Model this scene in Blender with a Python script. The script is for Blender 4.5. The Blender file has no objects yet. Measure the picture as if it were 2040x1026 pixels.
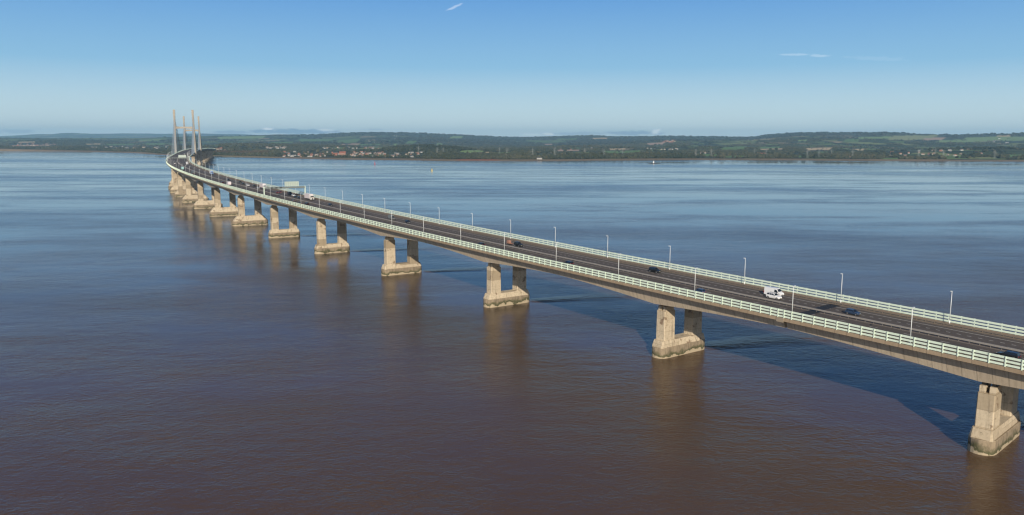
import bpy, bmesh, math, random
import numpy as np
from mathutils import Vector, Matrix
random.seed(7); RNG = np.random.default_rng(11)
scene = bpy.context.scene
COL = scene.collection
rad = math.radians

# ------------------------------------------------------------------ helpers
def tag(o, label=None, cat=None, group=None, kind=None):
    if label: o['label'] = label
    if cat: o['category'] = cat
    if group: o['group'] = group
    if kind: o['kind'] = kind
    return o

def empty(name, loc=(0, 0, 0), rz=0.0, label=None, cat=None, group=None):
    o = bpy.data.objects.new(name, None); COL.objects.link(o)
    o.location = loc; o.rotation_euler = (0, 0, rz); o.empty_display_size = 0.5
    return tag(o, label, cat, group)

class MB:
    """collects boxes, sweeps and tubes; build() links them as one mesh object"""
    def __init__(s): s.v = []; s.f = []; s.m = []; s.uv = None
    def add(s, vs, fs, mi=0):
        b = len(s.v); s.v += [tuple(p) for p in vs]
        s.f += [tuple(b + i for i in f) for f in fs]; s.m += [mi] * len(fs)
    def box(s, x0, x1, y0, y1, z0, z1, mi=0):
        s.add([(x0, y0, z0), (x1, y0, z0), (x1, y1, z0), (x0, y1, z0), (x0, y0, z1), (x1, y0, z1), (x1, y1, z1), (x0, y1, z1)],
              [(0, 3, 2, 1), (4, 5, 6, 7), (0, 1, 5, 4), (1, 2, 6, 5), (2, 3, 7, 6), (3, 0, 4, 7)], mi)
    def loft(s, rings, cap=True, mi=0):
        n = len(rings[0]); vs = [p for r in rings for p in r]; fs = []
        for i in range(len(rings) - 1):
            for j in range(n):
                k = (j + 1) % n
                fs.append((i * n + j, i * n + k, (i + 1) * n + k, (i + 1) * n + j))
        if cap:
            fs.append(tuple(reversed(range(n)))); fs.append(tuple((len(rings) - 1) * n + j for j in range(n)))
        s.add(vs, fs, mi)
    def tube(s, p, q, r0, r1=None, n=8, cap=True, mi=0):
        p = Vector(p); q = Vector(q); r1 = r0 if r1 is None else r1
        d = (q - p).normalized(); a = d.orthogonal().normalized(); b = d.cross(a)
        rings = [[p + (a * math.cos(t) + b * math.sin(t)) * r0 for t in [2 * math.pi * i / n for i in range(n)]],
                 [q + (a * math.cos(t) + b * math.sin(t)) * r1 for t in [2 * math.pi * i / n for i in range(n)]]]
        s.loft(rings, cap, mi)
    def bar(s, p, q, w, h):
        p = Vector(p); q = Vector(q); d = (q - p).normalized()
        up = Vector((0, 0, 1)) if abs(d.z) < .9 else Vector((1, 0, 0))
        a = d.cross(up).normalized(); b = a.cross(d)
        rg = lambda c: [c + a * w / 2 + b * h / 2, c - a * w / 2 + b * h / 2, c - a * w / 2 - b * h / 2, c + a * w / 2 - b * h / 2]
        s.loft([rg(p), rg(q)])
    def quad(s, *p, mi=0): s.add(p, [tuple(range(len(p)))], mi)
    def mesh(s, name, mats, smooth=False):
        me = bpy.data.meshes.new(name); me.from_pydata(s.v, [], s.f)
        for m in (mats if isinstance(mats, (list, tuple)) else [mats]): me.materials.append(m)
        if any(s.m): me.polygons.foreach_set('material_index', s.m)
        bm = bmesh.new(); bm.from_mesh(me); bmesh.ops.recalc_face_normals(bm, faces=bm.faces); bm.to_mesh(me); bm.free()
        if smooth: me.polygons.foreach_set('use_smooth', [True] * len(me.polygons))
        me.update(); return me
    def build(s, name, mats, parent=None, smooth=False, loc=None, bevel=0):
        return link(name, s.mesh(name, mats, smooth), parent, loc, bevel)

def link(name, me, parent=None, loc=None, bevel=0, rz=None):
    o = bpy.data.objects.new(name, me); COL.objects.link(o)
    if parent is not None: o.parent = parent
    if loc is not None: o.location = loc
    if rz is not None: o.rotation_euler = (0, 0, rz)
    if bevel:
        b = o.modifiers.new('Bevel', 'BEVEL'); b.width = bevel; b.segments = 2; b.limit_method = 'ANGLE'; b.angle_limit = rad(40)
    return o

# ------------------------------------------------------------------ materials
def newmat(name):
    m = bpy.data.materials.new(name); m.use_nodes = True
    nt = m.node_tree; return m, nt, nt.nodes['Principled BSDF']
def nd(nt, t, **kw):
    n = nt.nodes.new(t)
    for k, v in kw.items():
        if k.startswith('i_'): n.inputs[int(k[2:]) if k[2:].isdigit() else k[2:].replace('_', ' ')].default_value = v
        else: setattr(n, k, v)
    return n
def noise(nt, vec, scale, detail=4, rough=.55):
    n = nd(nt, 'ShaderNodeTexNoise'); n.inputs['Scale'].default_value = scale; n.inputs['Detail'].default_value = detail
    n.inputs['Roughness'].default_value = rough
    if vec is not None: nt.links.new(vec, n.inputs['Vector'])
    return n.outputs['Fac']
def ramp(nt, fac, stops, interp='LINEAR'):
    r = nd(nt, 'ShaderNodeValToRGB'); r.color_ramp.interpolation = interp
    e = r.color_ramp.elements
    while len(e) < len(stops): e.new(.5)
    for el, (p, c) in zip(e, stops):
        el.position = p; el.color = (c, c, c, 1) if isinstance(c, (int, float)) else (*c, 1)
    nt.links.new(fac, r.inputs['Fac']); return r.outputs['Color']
def mix(nt, a, b, fac, mode='MIX'):
    m = nd(nt, 'ShaderNodeMix', data_type='RGBA', blend_type=mode)
    for sock, v in ((m.inputs[0], fac), (m.inputs[6], a), (m.inputs[7], b)):
        if hasattr(v, 'is_output'): nt.links.new(v, sock)
        elif isinstance(v, (int, float)): sock.default_value = v
        else: sock.default_value = (*v, 1)
    return m.outputs[2]
def math_(nt, op, a, b=None, c=None, clamp=False):
    m = nd(nt, 'ShaderNodeMath', operation=op, use_clamp=clamp)
    for i, v in enumerate((a, b, c)):
        if v is None: continue
        if hasattr(v, 'is_output'): nt.links.new(v, m.inputs[i])
        else: m.inputs[i].default_value = v
    return m.outputs[0]
def coords(nt, which='Object', scale=None):
    t = nd(nt, 'ShaderNodeTexCoord').outputs[which]
    if scale:
        mp = nd(nt, 'ShaderNodeMapping'); mp.inputs['Scale'].default_value = scale
        nt.links.new(t, mp.inputs['Vector']); return mp.outputs[0]
    return t
def sep(nt, vec):
    s = nd(nt, 'ShaderNodeSeparateXYZ'); nt.links.new(vec, s.inputs[0]); return s.outputs
def plain(name, col, rough=.5, metal=0., var=.12, scale=3., coat=0):
    m, nt, b = newmat(name)
    n = noise(nt, coords(nt), scale, 5)
    c = mix(nt, tuple(x * (1 - var) for x in col), tuple(min(1, x * (1 + var)) for x in col), n)
    nt.links.new(c, b.inputs['Base Color']); b.inputs['Roughness'].default_value = rough; b.inputs['Metallic'].default_value = metal
    if coat: b.inputs['Coat Weight'].default_value = coat; b.inputs['Coat Roughness'].default_value = .06
    return m

def concrete_pier():
    m, nt, b = newmat('pier_concrete')
    geo = nd(nt, 'ShaderNodeNewGeometry').outputs['Position']
    x, y, z = sep(nt, geo)
    n1 = noise(nt, geo, .35, 5); n2 = noise(nt, geo, 1.6, 6, .65)
    oi = nd(nt, 'ShaderNodeObjectInfo').outputs['Random']
    mp = nd(nt, 'ShaderNodeMapping'); mp.inputs['Scale'].default_value = (1.3, 1.3, .09); nt.links.new(geo, mp.inputs[0])
    streak = noise(nt, mp.outputs[0], 1.0, 5, .7)
    c = mix(nt, (.44, .36, .25), (.62, .52, .37), n1)
    # each lift of the pour has its own tone; it differs from pier to pier
    zl = math_(nt, 'ADD', math_(nt, 'MULTIPLY', z, 1 / 4.1), math_(nt, 'MULTIPLY', math_(nt, 'FLOOR', math_(nt, 'MULTIPLY', math_(nt, 'ADD', x, y), .045)), 7.3))
    wl = nd(nt, 'ShaderNodeTexWhiteNoise', noise_dimensions='1D'); nt.links.new(math_(nt, 'FLOOR', zl), wl.inputs['W'])
    c = mix(nt, c, mix(nt, c, (.52, .49, .45), 1., 'MULTIPLY'), ramp(nt, wl.outputs['Value'], [(.30, 0.), (.95, .95)]))
    c = mix(nt, c, (.30, .235, .155), ramp(nt, n2, [(.48, 0.), (.72, .75)]))
    c = mix(nt, c, (.13, .10, .065), ramp(nt, streak, [(.54, 0.), (.74, .8)]))
    f = math_(nt, 'FRACT', zl)
    lift = ramp(nt, f, [(0., .6), (.022, .6), (.03, 0.), (1., 0.)])
    c = mix(nt, c, (.17, .13, .09), lift)
    blot = noise(nt, geo, .33, 3, .6)
    c = mix(nt, c, (.15, .09, .05), ramp(nt, blot, [(.60, 0.), (.65, .75)]))
    blot2 = noise(nt, geo, .5, 4, .7)
    c = mix(nt, c, (.07, .058, .043), ramp(nt, blot2, [(.64, 0.), (.70, .7)]))
    nt.links.new(c, b.inputs['Base Color']); b.inputs['Roughness'].default_value = .9
    bp = nd(nt, 'ShaderNodeBump'); bp.inputs['Strength'].default_value = .35; bp.inputs['Distance'].default_value = .06
    nt.links.new(n2, bp.inputs['Height']); nt.links.new(bp.outputs[0], b.inputs['Normal'])
    return m

def concrete_caisson():
    m, nt, b = newmat('caisson_concrete')
    geo = nd(nt, 'ShaderNodeNewGeometry').outputs['Position']
    x, y, z = sep(nt, geo)
    n1 = noise(nt, geo, .3, 4); n2 = noise(nt, geo, 1.8, 6, .7)
    mp = nd(nt, 'ShaderNodeMapping'); mp.inputs['Scale'].default_value = (1.1, 1.1, .12); nt.links.new(geo, mp.inputs[0])
    streak = noise(nt, mp.outputs[0], 1.2, 5, .7)
    zz = math_(nt, 'ADD', z, math_(nt, 'MULTIPLY', math_(nt, 'SUBTRACT', n1, .5), 5.5))
    zz = math_(nt, 'ADD', zz, math_(nt, 'MULTIPLY', math_(nt, 'SUBTRACT', n2, .5), 1.6))
    c = mix(nt, (.22, .17, .112), (.36, .285, .19), n2)
    c = mix(nt, c, (.115, .088, .055), ramp(nt, streak, [(.42, 0.), (.70, .9)]))
    # tide marks: pale silt nearest the water, then weed, then bare concrete
    band = ramp(nt, math_(nt, 'MULTIPLY', zz, .25), [(0., .9), (.15, .9), (.21, 0.), (1., 0.)])
    weed = ramp(nt, math_(nt, 'MULTIPLY', zz, .25), [(.16, 0.), (.22, 1.), (.34, .85), (.60, 0.)])
    c = mix(nt, c, (.062, .062, .022), weed)
    c = mix(nt, c, (.42, .34, .225), band)
    nt.links.new(c, b.inputs['Base Color']); b.inputs['Roughness'].default_value = .85
    bp = nd(nt, 'ShaderNodeBump'); bp.inputs['Strength'].default_value = .5; bp.inputs['Distance'].default_value = .1
    nt.links.new(n2, bp.inputs['Height']); nt.links.new(bp.outputs[0], b.inputs['Normal'])
    return m

def concrete_deck(name, c0, c1, seg=3.3, strk=.8):
    """uv = (metres along the bridge, metres down or across)"""
    m, nt, b = newmat(name)
    uv = coords(nt, 'UV'); u, v, _ = sep(nt, uv)
    n1 = noise(nt, uv, .12, 4); n2 = noise(nt, uv, 1.1, 6, .65)
    mp = nd(nt, 'ShaderNodeMapping'); mp.inputs['Scale'].default_value = (1.6, .16, 1); nt.links.new(uv, mp.inputs[0])
    streak = noise(nt, mp.outputs[0], 1., 5, .7)
    cell = math_(nt, 'FLOOR', math_(nt, 'MULTIPLY', u, 1 / seg))
    wn = nd(nt, 'ShaderNodeTexWhiteNoise', noise_dimensions='1D'); nt.links.new(cell, wn.inputs['W'])
    c = mix(nt, c0, c1, math_(nt, 'ADD', math_(nt, 'MULTIPLY', wn.outputs['Value'], .55), math_(nt, 'MULTIPLY', n1, .45)))
    c = mix(nt, c, tuple(x * .55 for x in c0), ramp(nt, streak, [(.48, 0.), (.74, strk)]))
    c = mix(nt, c, tuple(x * .7 for x in c0), ramp(nt, n2, [(.5, 0.), (.8, .5)]))
    f = math_(nt, 'FRACT', math_(nt, 'MULTIPLY', u, 1 / seg))
    c = mix(nt, c, tuple(x * .45 for x in c0), ramp(nt, f, [(0., .8), (.03, .8), (.045, 0.), (1., 0.)]))
    nt.links.new(c, b.inputs['Base Color']); b.inputs['Roughness'].default_value = .9
    return m

def asphalt():
    m, nt, b = newmat('road_asphalt')
    uv = coords(nt, 'UV'); u, v, _ = sep(nt, uv)
    n1 = noise(nt, uv, 2.2, 6, .7)
    mp = nd(nt, 'ShaderNodeMapping'); mp.inputs['Scale'].default_value = (.02, 1.3, 1); nt.links.new(uv, mp.inputs[0])
    tracks = noise(nt, mp.outputs[0], 1., 3)
    mp2 = nd(nt, 'ShaderNodeMapping'); mp2.inputs['Scale'].default_value = (.05, .35, 1); nt.links.new(uv, mp2.inputs[0])
    patch = noise(nt, mp2.outputs[0], 1., 3)
    c = mix(nt, (.062, .049, .040), (.094, .077, .064), tracks)
    c = mix(nt, c, (.038, .032, .028), ramp(nt, patch, [(.5, 0.), (.7, .6)]))
    c = mix(nt, c, (.085, .073, .064), ramp(nt, n1, [(.55, 0.), (.8, .5)]))
    nt.links.new(c, b.inputs['Base Color']); b.inputs['Roughness'].default_value = .88
    return m

def paint_white(name='road_paint', col=(.55, .53, .49), lo=.5):
    m, nt, b = newmat(name)
    n = noise(nt, coords(nt, 'UV'), 1.7, 6, .75)
    c = mix(nt, col, tuple(x * lo for x in col), ramp(nt, n, [(.45, 0.), (.7, 1.)]))
    nt.links.new(c, b.inputs['Base Color']); b.inputs['Roughness'].default_value = .8
    return m

def rail_paint():
    m, nt, b = newmat('mint_rail_paint')
    uv = coords(nt, 'UV'); n = noise(nt, coords(nt), .5, 6, .7)
    c = mix(nt, (.57, .68, .55), (.68, .77, .65), n)
    n2 = noise(nt, coords(nt), 2.5, 4, .7)
    c = mix(nt, c, (.40, .44, .33), ramp(nt, n2, [(.52, 0.), (.74, .65)]))
    nt.links.new(c, b.inputs['Base Color']); b.inputs['Roughness'].default_value = .55
    return m

def car_paint(name, col): return plain(name, col, .38, 0.1, .06, 2., coat=.25)
def glass_dark():
    m, nt, b = newmat('vehicle_glass')
    b.inputs['Base Color'].default_value = (.012, .016, .02, 1); b.inputs['Roughness'].default_value = .08
    b.inputs['Specular IOR Level'].default_value = .7
    return m

def water_mat():
    m, nt, b = newmat('estuary_water')
    P = nd(nt, 'ShaderNodeNewGeometry').outputs['Position']
    def mp(scale, rot=0., loc=(0, 0, 0)):
        a = nd(nt, 'ShaderNodeMapping'); a.inputs['Scale'].default_value = scale; a.inputs['Rotation'].default_value = (0, 0, rot)
        a.inputs['Location'].default_value = loc
        nt.links.new(P, a.inputs[0]); return a.outputs[0]
    # long tidal slicks and silt plumes
    big = noise(nt, mp((.0006, .0024, 1), rad(-6)), 1., 5, .55)
    mid = noise(nt, mp((.0035, .014, 1), rad(-10)), 1., 5, .6)
    silt = noise(nt, mp((.006, .012, 1), rad(20)), 1., 5, .6)
    c = mix(nt, (.078, .044, .022), (.108, .064, .034), silt)
    c = mix(nt, c, (.062, .039, .022), ramp(nt, big, [(.42, 0.), (.62, .8)]))
    clear = math_(nt, 'MULTIPLY', math_(nt, 'SUBTRACT', sep(nt, P)[1], math_(nt, 'ADD', 260., math_(nt, 'MULTIPLY', sep(nt, P)[0], .15))), 1 / 700., clamp=True)  # weight of the painted sky tint, rising with distance
    tint_noise = noise(nt, mp((.0022, .006, 1), rad(-8), (5, 3, 0)), 1., 5, .6)
    clear = math_(nt, 'MULTIPLY', clear, ramp(nt, tint_noise, [(.36, 1.), (.62, .35)]))
    c = mix(nt, c, (.030, .046, .066), clear)            # bluer base colour farther out, standing in for reflected sky
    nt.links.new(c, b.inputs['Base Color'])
    rough = ramp(nt, math_(nt, 'ADD', math_(nt, 'MULTIPLY', big, .6), math_(nt, 'MULTIPLY', mid, .4)), [(.42, .05), (.6, .2)])
    rough = math_(nt, 'ADD', rough, math_(nt, 'MULTIPLY', math_(nt, 'MULTIPLY', math_(nt, 'SUBTRACT', math_(nt, 'ADD', 640., math_(nt, 'MULTIPLY', sep(nt, P)[0], .25)), sep(nt, P)[1]), 1 / 450., clamp=True), .14))
    nt.links.new(rough, b.inputs['Roughness'])
    b.inputs['IOR'].default_value = 1.333; b.inputs['Specular IOR Level'].default_value = .5
    # wind ripples: chop lying across the wind, with a finer set over it
    w1 = noise(nt, mp((.24, .36, 1), rad(-32)), 1., 4, .6)
    w2 = noise(nt, mp((.8, 1.1, 1), rad(14), (9, 4, 0)), 1., 3, .6)
    w3 = noise(nt, mp((.05, .09, 1), rad(-15)), 1., 2, .5)
    h = math_(nt, 'ADD', math_(nt, 'ADD', math_(nt, 'MULTIPLY', w1, .52), math_(nt, 'MULTIPLY', w2, .30)), math_(nt, 'MULTIPLY', w3, .9))
    # the reach round the near spans is choppy, the upper reach lies in calm slicks and wind lanes
    px_, py, _z = sep(nt, P)
    chop = math_(nt, 'MULTIPLY', math_(nt, 'SUBTRACT', math_(nt, 'ADD', 640., math_(nt, 'MULTIPLY', px_, .25)), py), 1 / 450., clamp=True)
    lanes = ramp(nt, math_(nt, 'ADD', math_(nt, 'MULTIPLY', big, .55), math_(nt, 'MULTIPLY', mid, .45)), [(.44, .04), (.64, .9)])
    gain = math_(nt, 'ADD', math_(nt, 'MULTIPLY', lanes, math_(nt, 'SUBTRACT', 1., math_(nt, 'MULTIPLY', chop, .55))), math_(nt, 'MULTIPLY', chop, .75))
    patchy = ramp(nt, noise(nt, mp((.014, .019, 1), rad(-14)), 1., 5, .62), [(.36, .30), (.64, 1.6)])
    gain = math_(nt, 'MULTIPLY', gain, patchy)
    # broken water in the lee of each pier
    for k in range(6):
        q = at(k * SPAN, 11.); hk = head(k * SPAN) - .35
        ex, ey = math.cos(hk), math.sin(hk)
        rx = math_(nt, 'SUBTRACT', px_, q.x); ry = math_(nt, 'SUBTRACT', py, q.y)
        a_ = math_(nt, 'ADD', math_(nt, 'MULTIPLY', rx, ex), math_(nt, 'MULTIPLY', ry, ey))
        b_ = math_(nt, 'ADD', math_(nt, 'MULTIPLY', rx, -ey), math_(nt, 'MULTIPLY', ry, ex))
        ax = math_(nt, 'MULTIPLY', math_(nt, 'MULTIPLY', a_, 1 / 6., clamp=True), math_(nt, 'SUBTRACT', 1., math_(nt, 'MULTIPLY', a_, 1 / 75., clamp=True)))
        wd = math_(nt, 'ADD', 5., math_(nt, 'MULTIPLY', a_, .12))
        bx = math_(nt, 'SUBTRACT', 1., math_(nt, 'DIVIDE', math_(nt, 'ABSOLUTE', b_), wd), clamp=True)
        gain = math_(nt, 'ADD', gain, math_(nt, 'MULTIPLY', math_(nt, 'MULTIPLY', ax, bx), 1.6))
        w4 = noise(nt, mp((.12, .2, 1), .8, (k * 3., 0, 0)), 1., 4, .65)
        h_ = math_(nt, 'MULTIPLY', math_(nt, 'MULTIPLY', ax, bx), math_(nt, 'MULTIPLY', w4, 4.0)); 
        WK.append(h_)
    for h_ in WK: h2 = h_ if h_ is WK[0] else math_(nt, 'ADD', h2, h_)
    bp = nd(nt, 'ShaderNodeBump'); bp.inputs['Distance'].default_value = 1.0
    nt.links.new(math_(nt, 'MULTIPLY', gain, WAVE), bp.inputs['Strength'])
    nt.links.new(math_(nt, 'ADD', h, h2), bp.inputs['Height']); nt.links.new(bp.outputs[0], b.inputs['Normal'])
    return m
WK = []
WAVE = .65

def land_mat():
    m, nt, b = newmat('far_land')
    P = nd(nt, 'ShaderNodeNewGeometry').outputs['Position']
    col = nd(nt, 'ShaderNodeVertexColor', layer_name='cover').outputs['Color']
    al = nd(nt, 'ShaderNodeVertexColor', layer_name='cover').outputs['Alpha']
    mp = nd(nt, 'ShaderNodeMapping'); mp.inputs['Rotation'].default_value = (0, 0, .4); mp.inputs['Scale'].default_value = (.0042, .0030, 0)
    nt.links.new(P, mp.inputs[0])
    nz = nd(nt, 'ShaderNodeTexNoise'); nz.inputs['Scale'].default_value = 2.; nt.links.new(mp.outputs[0], nz.inputs['Vector'])
    warp = nd(nt, 'ShaderNodeVectorMath', operation='MULTIPLY_ADD'); nt.links.new(nz.outputs['Color'], warp.inputs[0])
    warp.inputs[1].default_value = (.5, .5, 0); nt.links.new(mp.outputs[0], warp.inputs[2])
    vo = nd(nt, 'ShaderNodeTexVoronoi'); nt.links.new(warp.outputs[0], vo.inputs['Vector']); vo.inputs['Scale'].default_value = 1.
    r = sep(nt, vo.outputs['Color'])[0]
    field = ramp(nt, r, [(0., (.10, .15, .05)), (.2, (.05, .07, .03)), (.38, (.15, .21, .07)), (.52, (.06, .075, .035)), (.68, (.18, .21, .085)), (.84, (.30, .24, .145)), (.92, (.11, .15, .055))], 'CONSTANT')
    ve = nd(nt, 'ShaderNodeTexVoronoi', feature='DISTANCE_TO_EDGE'); nt.links.new(warp.outputs[0], ve.inputs['Vector']); ve.inputs['Scale'].default_value = 1.
    hedge = ramp(nt, ve.outputs['Distance'], [(0., 1.), (.05, 1.), (.07, 0.)])
    field = mix(nt, field, (.022, .030, .012), hedge)
    fine = noise(nt, P, .02, 6, .7)
    c = mix(nt, field, col, al)
    c = mix(nt, c, mix(nt, c, (.3, .3, .3), .6, 'MULTIPLY'), ramp(nt, fine, [(.45, 0.), (.7, .55)]))
    nt.links.new(c, b.inputs['Base Color']); b.inputs['Roughness'].default_value = .95
    b.inputs['Specular IOR Level'].default_value = .1
    return m

def leaf_mat(name, c0, c1, c2):
    m, nt, b = newmat(name)
    P = nd(nt, 'ShaderNodeNewGeometry').outputs['Position']
    col = nd(nt, 'ShaderNodeVertexColor', layer_name='tint').outputs['Color']
    t = sep(nt, col)[0]
    c = ramp(nt, t, [(0., c0), (.5, c1), (1., c2)])
    n = noise(nt, P, .25, 5, .7)
    c = mix(nt, c, mix(nt, c, (.35, .35, .35), 1., 'MULTIPLY'), ramp(nt, n, [(.42, 0.), (.65, .8)]))
    nt.links.new(c, b.inputs['Base Color']); b.inputs['Roughness'].default_value = .95; b.inputs['Specular IOR Level'].default_value = .1
    return m

M = {}
M['pier'] = concrete_pier(); M['caisson'] = concrete_caisson()
M['girder'] = concrete_deck('girder_concrete', (.46, .375, .27), (.58, .485, .36), 3.3)
M['edge'] = concrete_deck('edge_beam_concrete', (.27, .20, .13), (.34, .26, .175), 3.3, .3)
M['verge'] = concrete_deck('verge_surface', (.15, .115, .085), (.20, .16, .12), 1.6, .3)
M['asphalt'] = asphalt(); M['paint'] = paint_white(); M['paint_dull'] = paint_white('worn_road_paint', (.34, .31, .27), .45)
M['reserve'] = paint_white('reserve_surface', (.15, .115, .085), .7)
M['patch'] = plain('new_asphalt', (.010, .011, .014), .75, 0, .25, 1.)
M['rail'] = rail_paint()
M['galv'] = plain('galvanised_steel', (.34, .31, .27), .55, .3, .2, 4)
M['dirty'] = plain('weathered_fence_steel', (.19, .15, .115), .7, .1, .25, 2)
M['pole'] = plain('lamp_pole_paint', (.74, .76, .74), .45, .1, .06, 1)
M['lamp'] = plain('luminaire_grey', (.62, .64, .64), .4, .2, .08, 6)
M['gantry'] = plain('gantry_paint', (.17, .19, .175), .5, .1, .1, 2)
M['signback'] = plain('sign_back_aluminium', (.40, .45, .41), .5, .2, .08, 2)
M['black'] = plain('black_panel', (.012, .012, .013), .5, 0, .2, 3)
M['glass'] = glass_dark()
M['tyre'] = plain('tyre_rubber', (.014, .014, .014), .9, 0, .2, 8)
M['rim'] = plain('alloy_rim', (.42, .42, .43), .35, .7, .1, 8)
M['headlight'] = plain('headlight_lens', (.72, .74, .76), .12, .1, .05, 8)
M['taillight'] = plain('taillight_lens', (.42, .015, .012), .2, 0, .1, 8)
M['trim'] = plain('dark_trim', (.018, .018, .019), .6, 0, .2, 6)
M['plate'] = plain('number_plate', (.7, .68, .5), .5, 0, .05, 6)
M['tower'] = plain('tower_concrete', (.36, .315, .25), .85, 0, .14, .25)
M['cable'] = plain('stay_cable_sheath', (.32, .37, .40), .5, .0, .05, .1)
M['bearing'] = plain('bearing_steel', (.06, .052, .045), .7, .2, .2, 3)
M['orange'] = plain('orange_plant', (.30, .155, .105), .5, 0, .15, 3)
PAINT = {k: car_paint('car_paint_' + k, c) for k, c in dict(black=(.010, .011, .013), navy=(.012, .015, .028), blue=(.030, .052, .095), white=(.78, .78, .77),
         silver=(.42, .43, .44), grey=(.10, .105, .11), red=(.16, .014, .018), teal=(.30, .52, .50), cream=(.72, .68, .60), pinkish=(.74, .66, .65), skyblue=(.12, .28, .62)).items()}

# ------------------------------------------------------------------ bridge alignment
TH = [0.66268738, -0.15861076, -0.11250147, 0.17715429, -0.10389454]
X0, Y0 = 115.87402571, 181.94390613
H_CAM = 70.1755
SPAN = 98.12
S0, S1, DS = -420., 3760., 2.
_ss = np.arange(S0, S1 + DS, DS)
def _head(s):
    u = s / 1000.
    if s < -60: u = -.06
    if s <= 1180: return sum(c * u ** i for i, c in enumerate(TH))
    h = sum(c * 1.18 ** i for i, c in enumerate(TH))
    if s < 1420: return h + (H_MAIN - h) * (s - 1180) / 240.
    if s < 2150: return H_MAIN
    return H_MAIN + (H_FAR - H_MAIN) * min(1, (s - 2150) / 250.)
H_MAIN, H_FAR = .350, .328
_hh = np.array([_head(s) for s in _ss])
_dx, _dy = -np.sin(_hh), np.cos(_hh)
_x = np.concatenate([[0], np.cumsum((_dx[1:] + _dx[:-1]) / 2)]) * DS
_y = np.concatenate([[0], np.cumsum((_dy[1:] + _dy[:-1]) / 2)]) * DS
_x += X0 - np.interp(0, _ss, _x); _y += Y0 - np.interp(0, _ss, _y)
def _zd(s):
    u = s / 1000.
    if s <= 1500: return 21.7 + 17.68 * u - 3.15 * u * u + .67 * u ** 3
    z0, g0 = 43.39, 12.75e-3
    s2, s3 = 2150., 3720.
    if s < s2: t = s - 1500; return z0 + g0 * t - .0000112 * t * t
    t = s - s2; zz = z0 + g0 * 650 - .0000112 * 650 ** 2; g = g0 - 2 * .0000112 * 650
    return zz + g * t - .0000047 * t * t
_zz = np.array([_zd(s) for s in _ss])
def at(s, o=0., dz=0.):
    x = np.interp(s, _ss, _x); y = np.interp(s, _ss, _y); h = np.interp(s, _ss, _hh); z = np.interp(s, _ss, _zz)
    return Vector((x + o * math.cos(h), y + o * math.sin(h), z + dz))
def head(s): return float(np.interp(s, _ss, _hh))
def zdeck(s): return float(np.interp(s, _ss, _zz))

def sweep(name, prof, s_arr, mat, parent=None, closed=True, caps=True):
    """prof(s) -> list of (o, dz); uv = (s, running length along the profile)"""
    nS = len(s_arr); rings = []; uvr = []
    for s in s_arr:
        p = prof(s) if callable(prof) else prof
        rings.append([at(s, o, dz) for o, dz in p])
        L = [0.]
        q = list(p) + ([p[0]] if closed else [])
        for a, b in zip(q[:-1], q[1:]): L.append(L[-1] + math.hypot(b[0] - a[0], b[1] - a[1]))
        uvr.append(L)
    n = len(rings[0]); V = [tuple(v) for r in rings for v in r]; F = []; UV = []
    for i in range(nS - 1):
        for j in range(n if closed else n - 1):
            k = (j + 1) % n
            F.append((i * n + j, (i + 1) * n + j, (i + 1) * n + k, i * n + k))
            UV += [(s_arr[i], uvr[i][j]), (s_arr[i + 1], uvr[i + 1][j]), (s_arr[i + 1], uvr[i + 1][j + 1]), (s_arr[i], uvr[i][j + 1])]
    if closed and caps:
        F.append(tuple(reversed(range(n)))); UV += [(s_arr[0], -uvr[0][j]) for j in reversed(range(n))]
        F.append(tuple((nS - 1) * n + j for j in range(n))); UV += [(s_arr[-1], -uvr[-1][j]) for j in range(n)]
    me = bpy.data.meshes.new(name); me.from_pydata(V, [], F); me.materials.append(mat)
    uvl = me.uv_layers.new(name='UVMap'); uvl.data.foreach_set('uv', [c for t in UV for c in t])
    me.update()
    return link(name, me, parent)

def srange(a, b, step):
    n = max(1, int(round((b - a) / step))); return [a + (b - a) * i / n for i in range(n + 1)]

S_A, S_B = -300., 3700.
NE, FE = 15.92, 17.62            # near and far edge of the deck, metres from the setting-out line
JOINTS = [49.06, 539.66, 1030.26]
PYL1, PYL2 = 1668., 2124.
def gdepth(s):
    if 1530 < s < 2262: return 3.2
    k = (s / SPAN) - math.floor(s / SPAN + .5)      # -.5 .. .5 about each pier
    t = abs(k) * 2
    return 3.15 + 2.35 * max(0., 1 - t) ** 1.55
def gprof(s):
    d = gdepth(s); e = .4 * (d - .95)
    L = [(-NE + .37, -.08), (-NE + .37, -.52), (-13.65, -.98), (-13.65 + e, -d), (-3.2, -d), (-2.5, -1.05), (2.5, -1.05), (3.2, -d), (14.25 - e, -d), (14.25, -.98), (17.25, -.52), (17.25, -.08)]
    return L
deck = empty('bridge_deck', at(0, 0, 0), 0, 'long curved concrete motorway bridge deck carried on twin-legged piers over the brown water', 'bridge')
DECK_INV = Matrix.Translation(-deck.location)
def under(o, par):
    o.matrix_parent_inverse = Matrix.Translation(-par.location); return o
G = .42
ends = [S_A] + JOINTS + [S_B]
for i in range(4):
    a = ends[i] + (G if i else 0); b = ends[i + 1] - (G if i < 3 else 0)
    under(sweep('girder', gprof, srange(a, b, 3.27), M['girder'], deck), deck)
under(sweep('deck_slab', [(-15.3, -.06), (-15.3, -.3), (16.9, -.3), (16.9, -.06)], srange(S_A, S_B, 6.), M['girder'], deck), deck)
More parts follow.
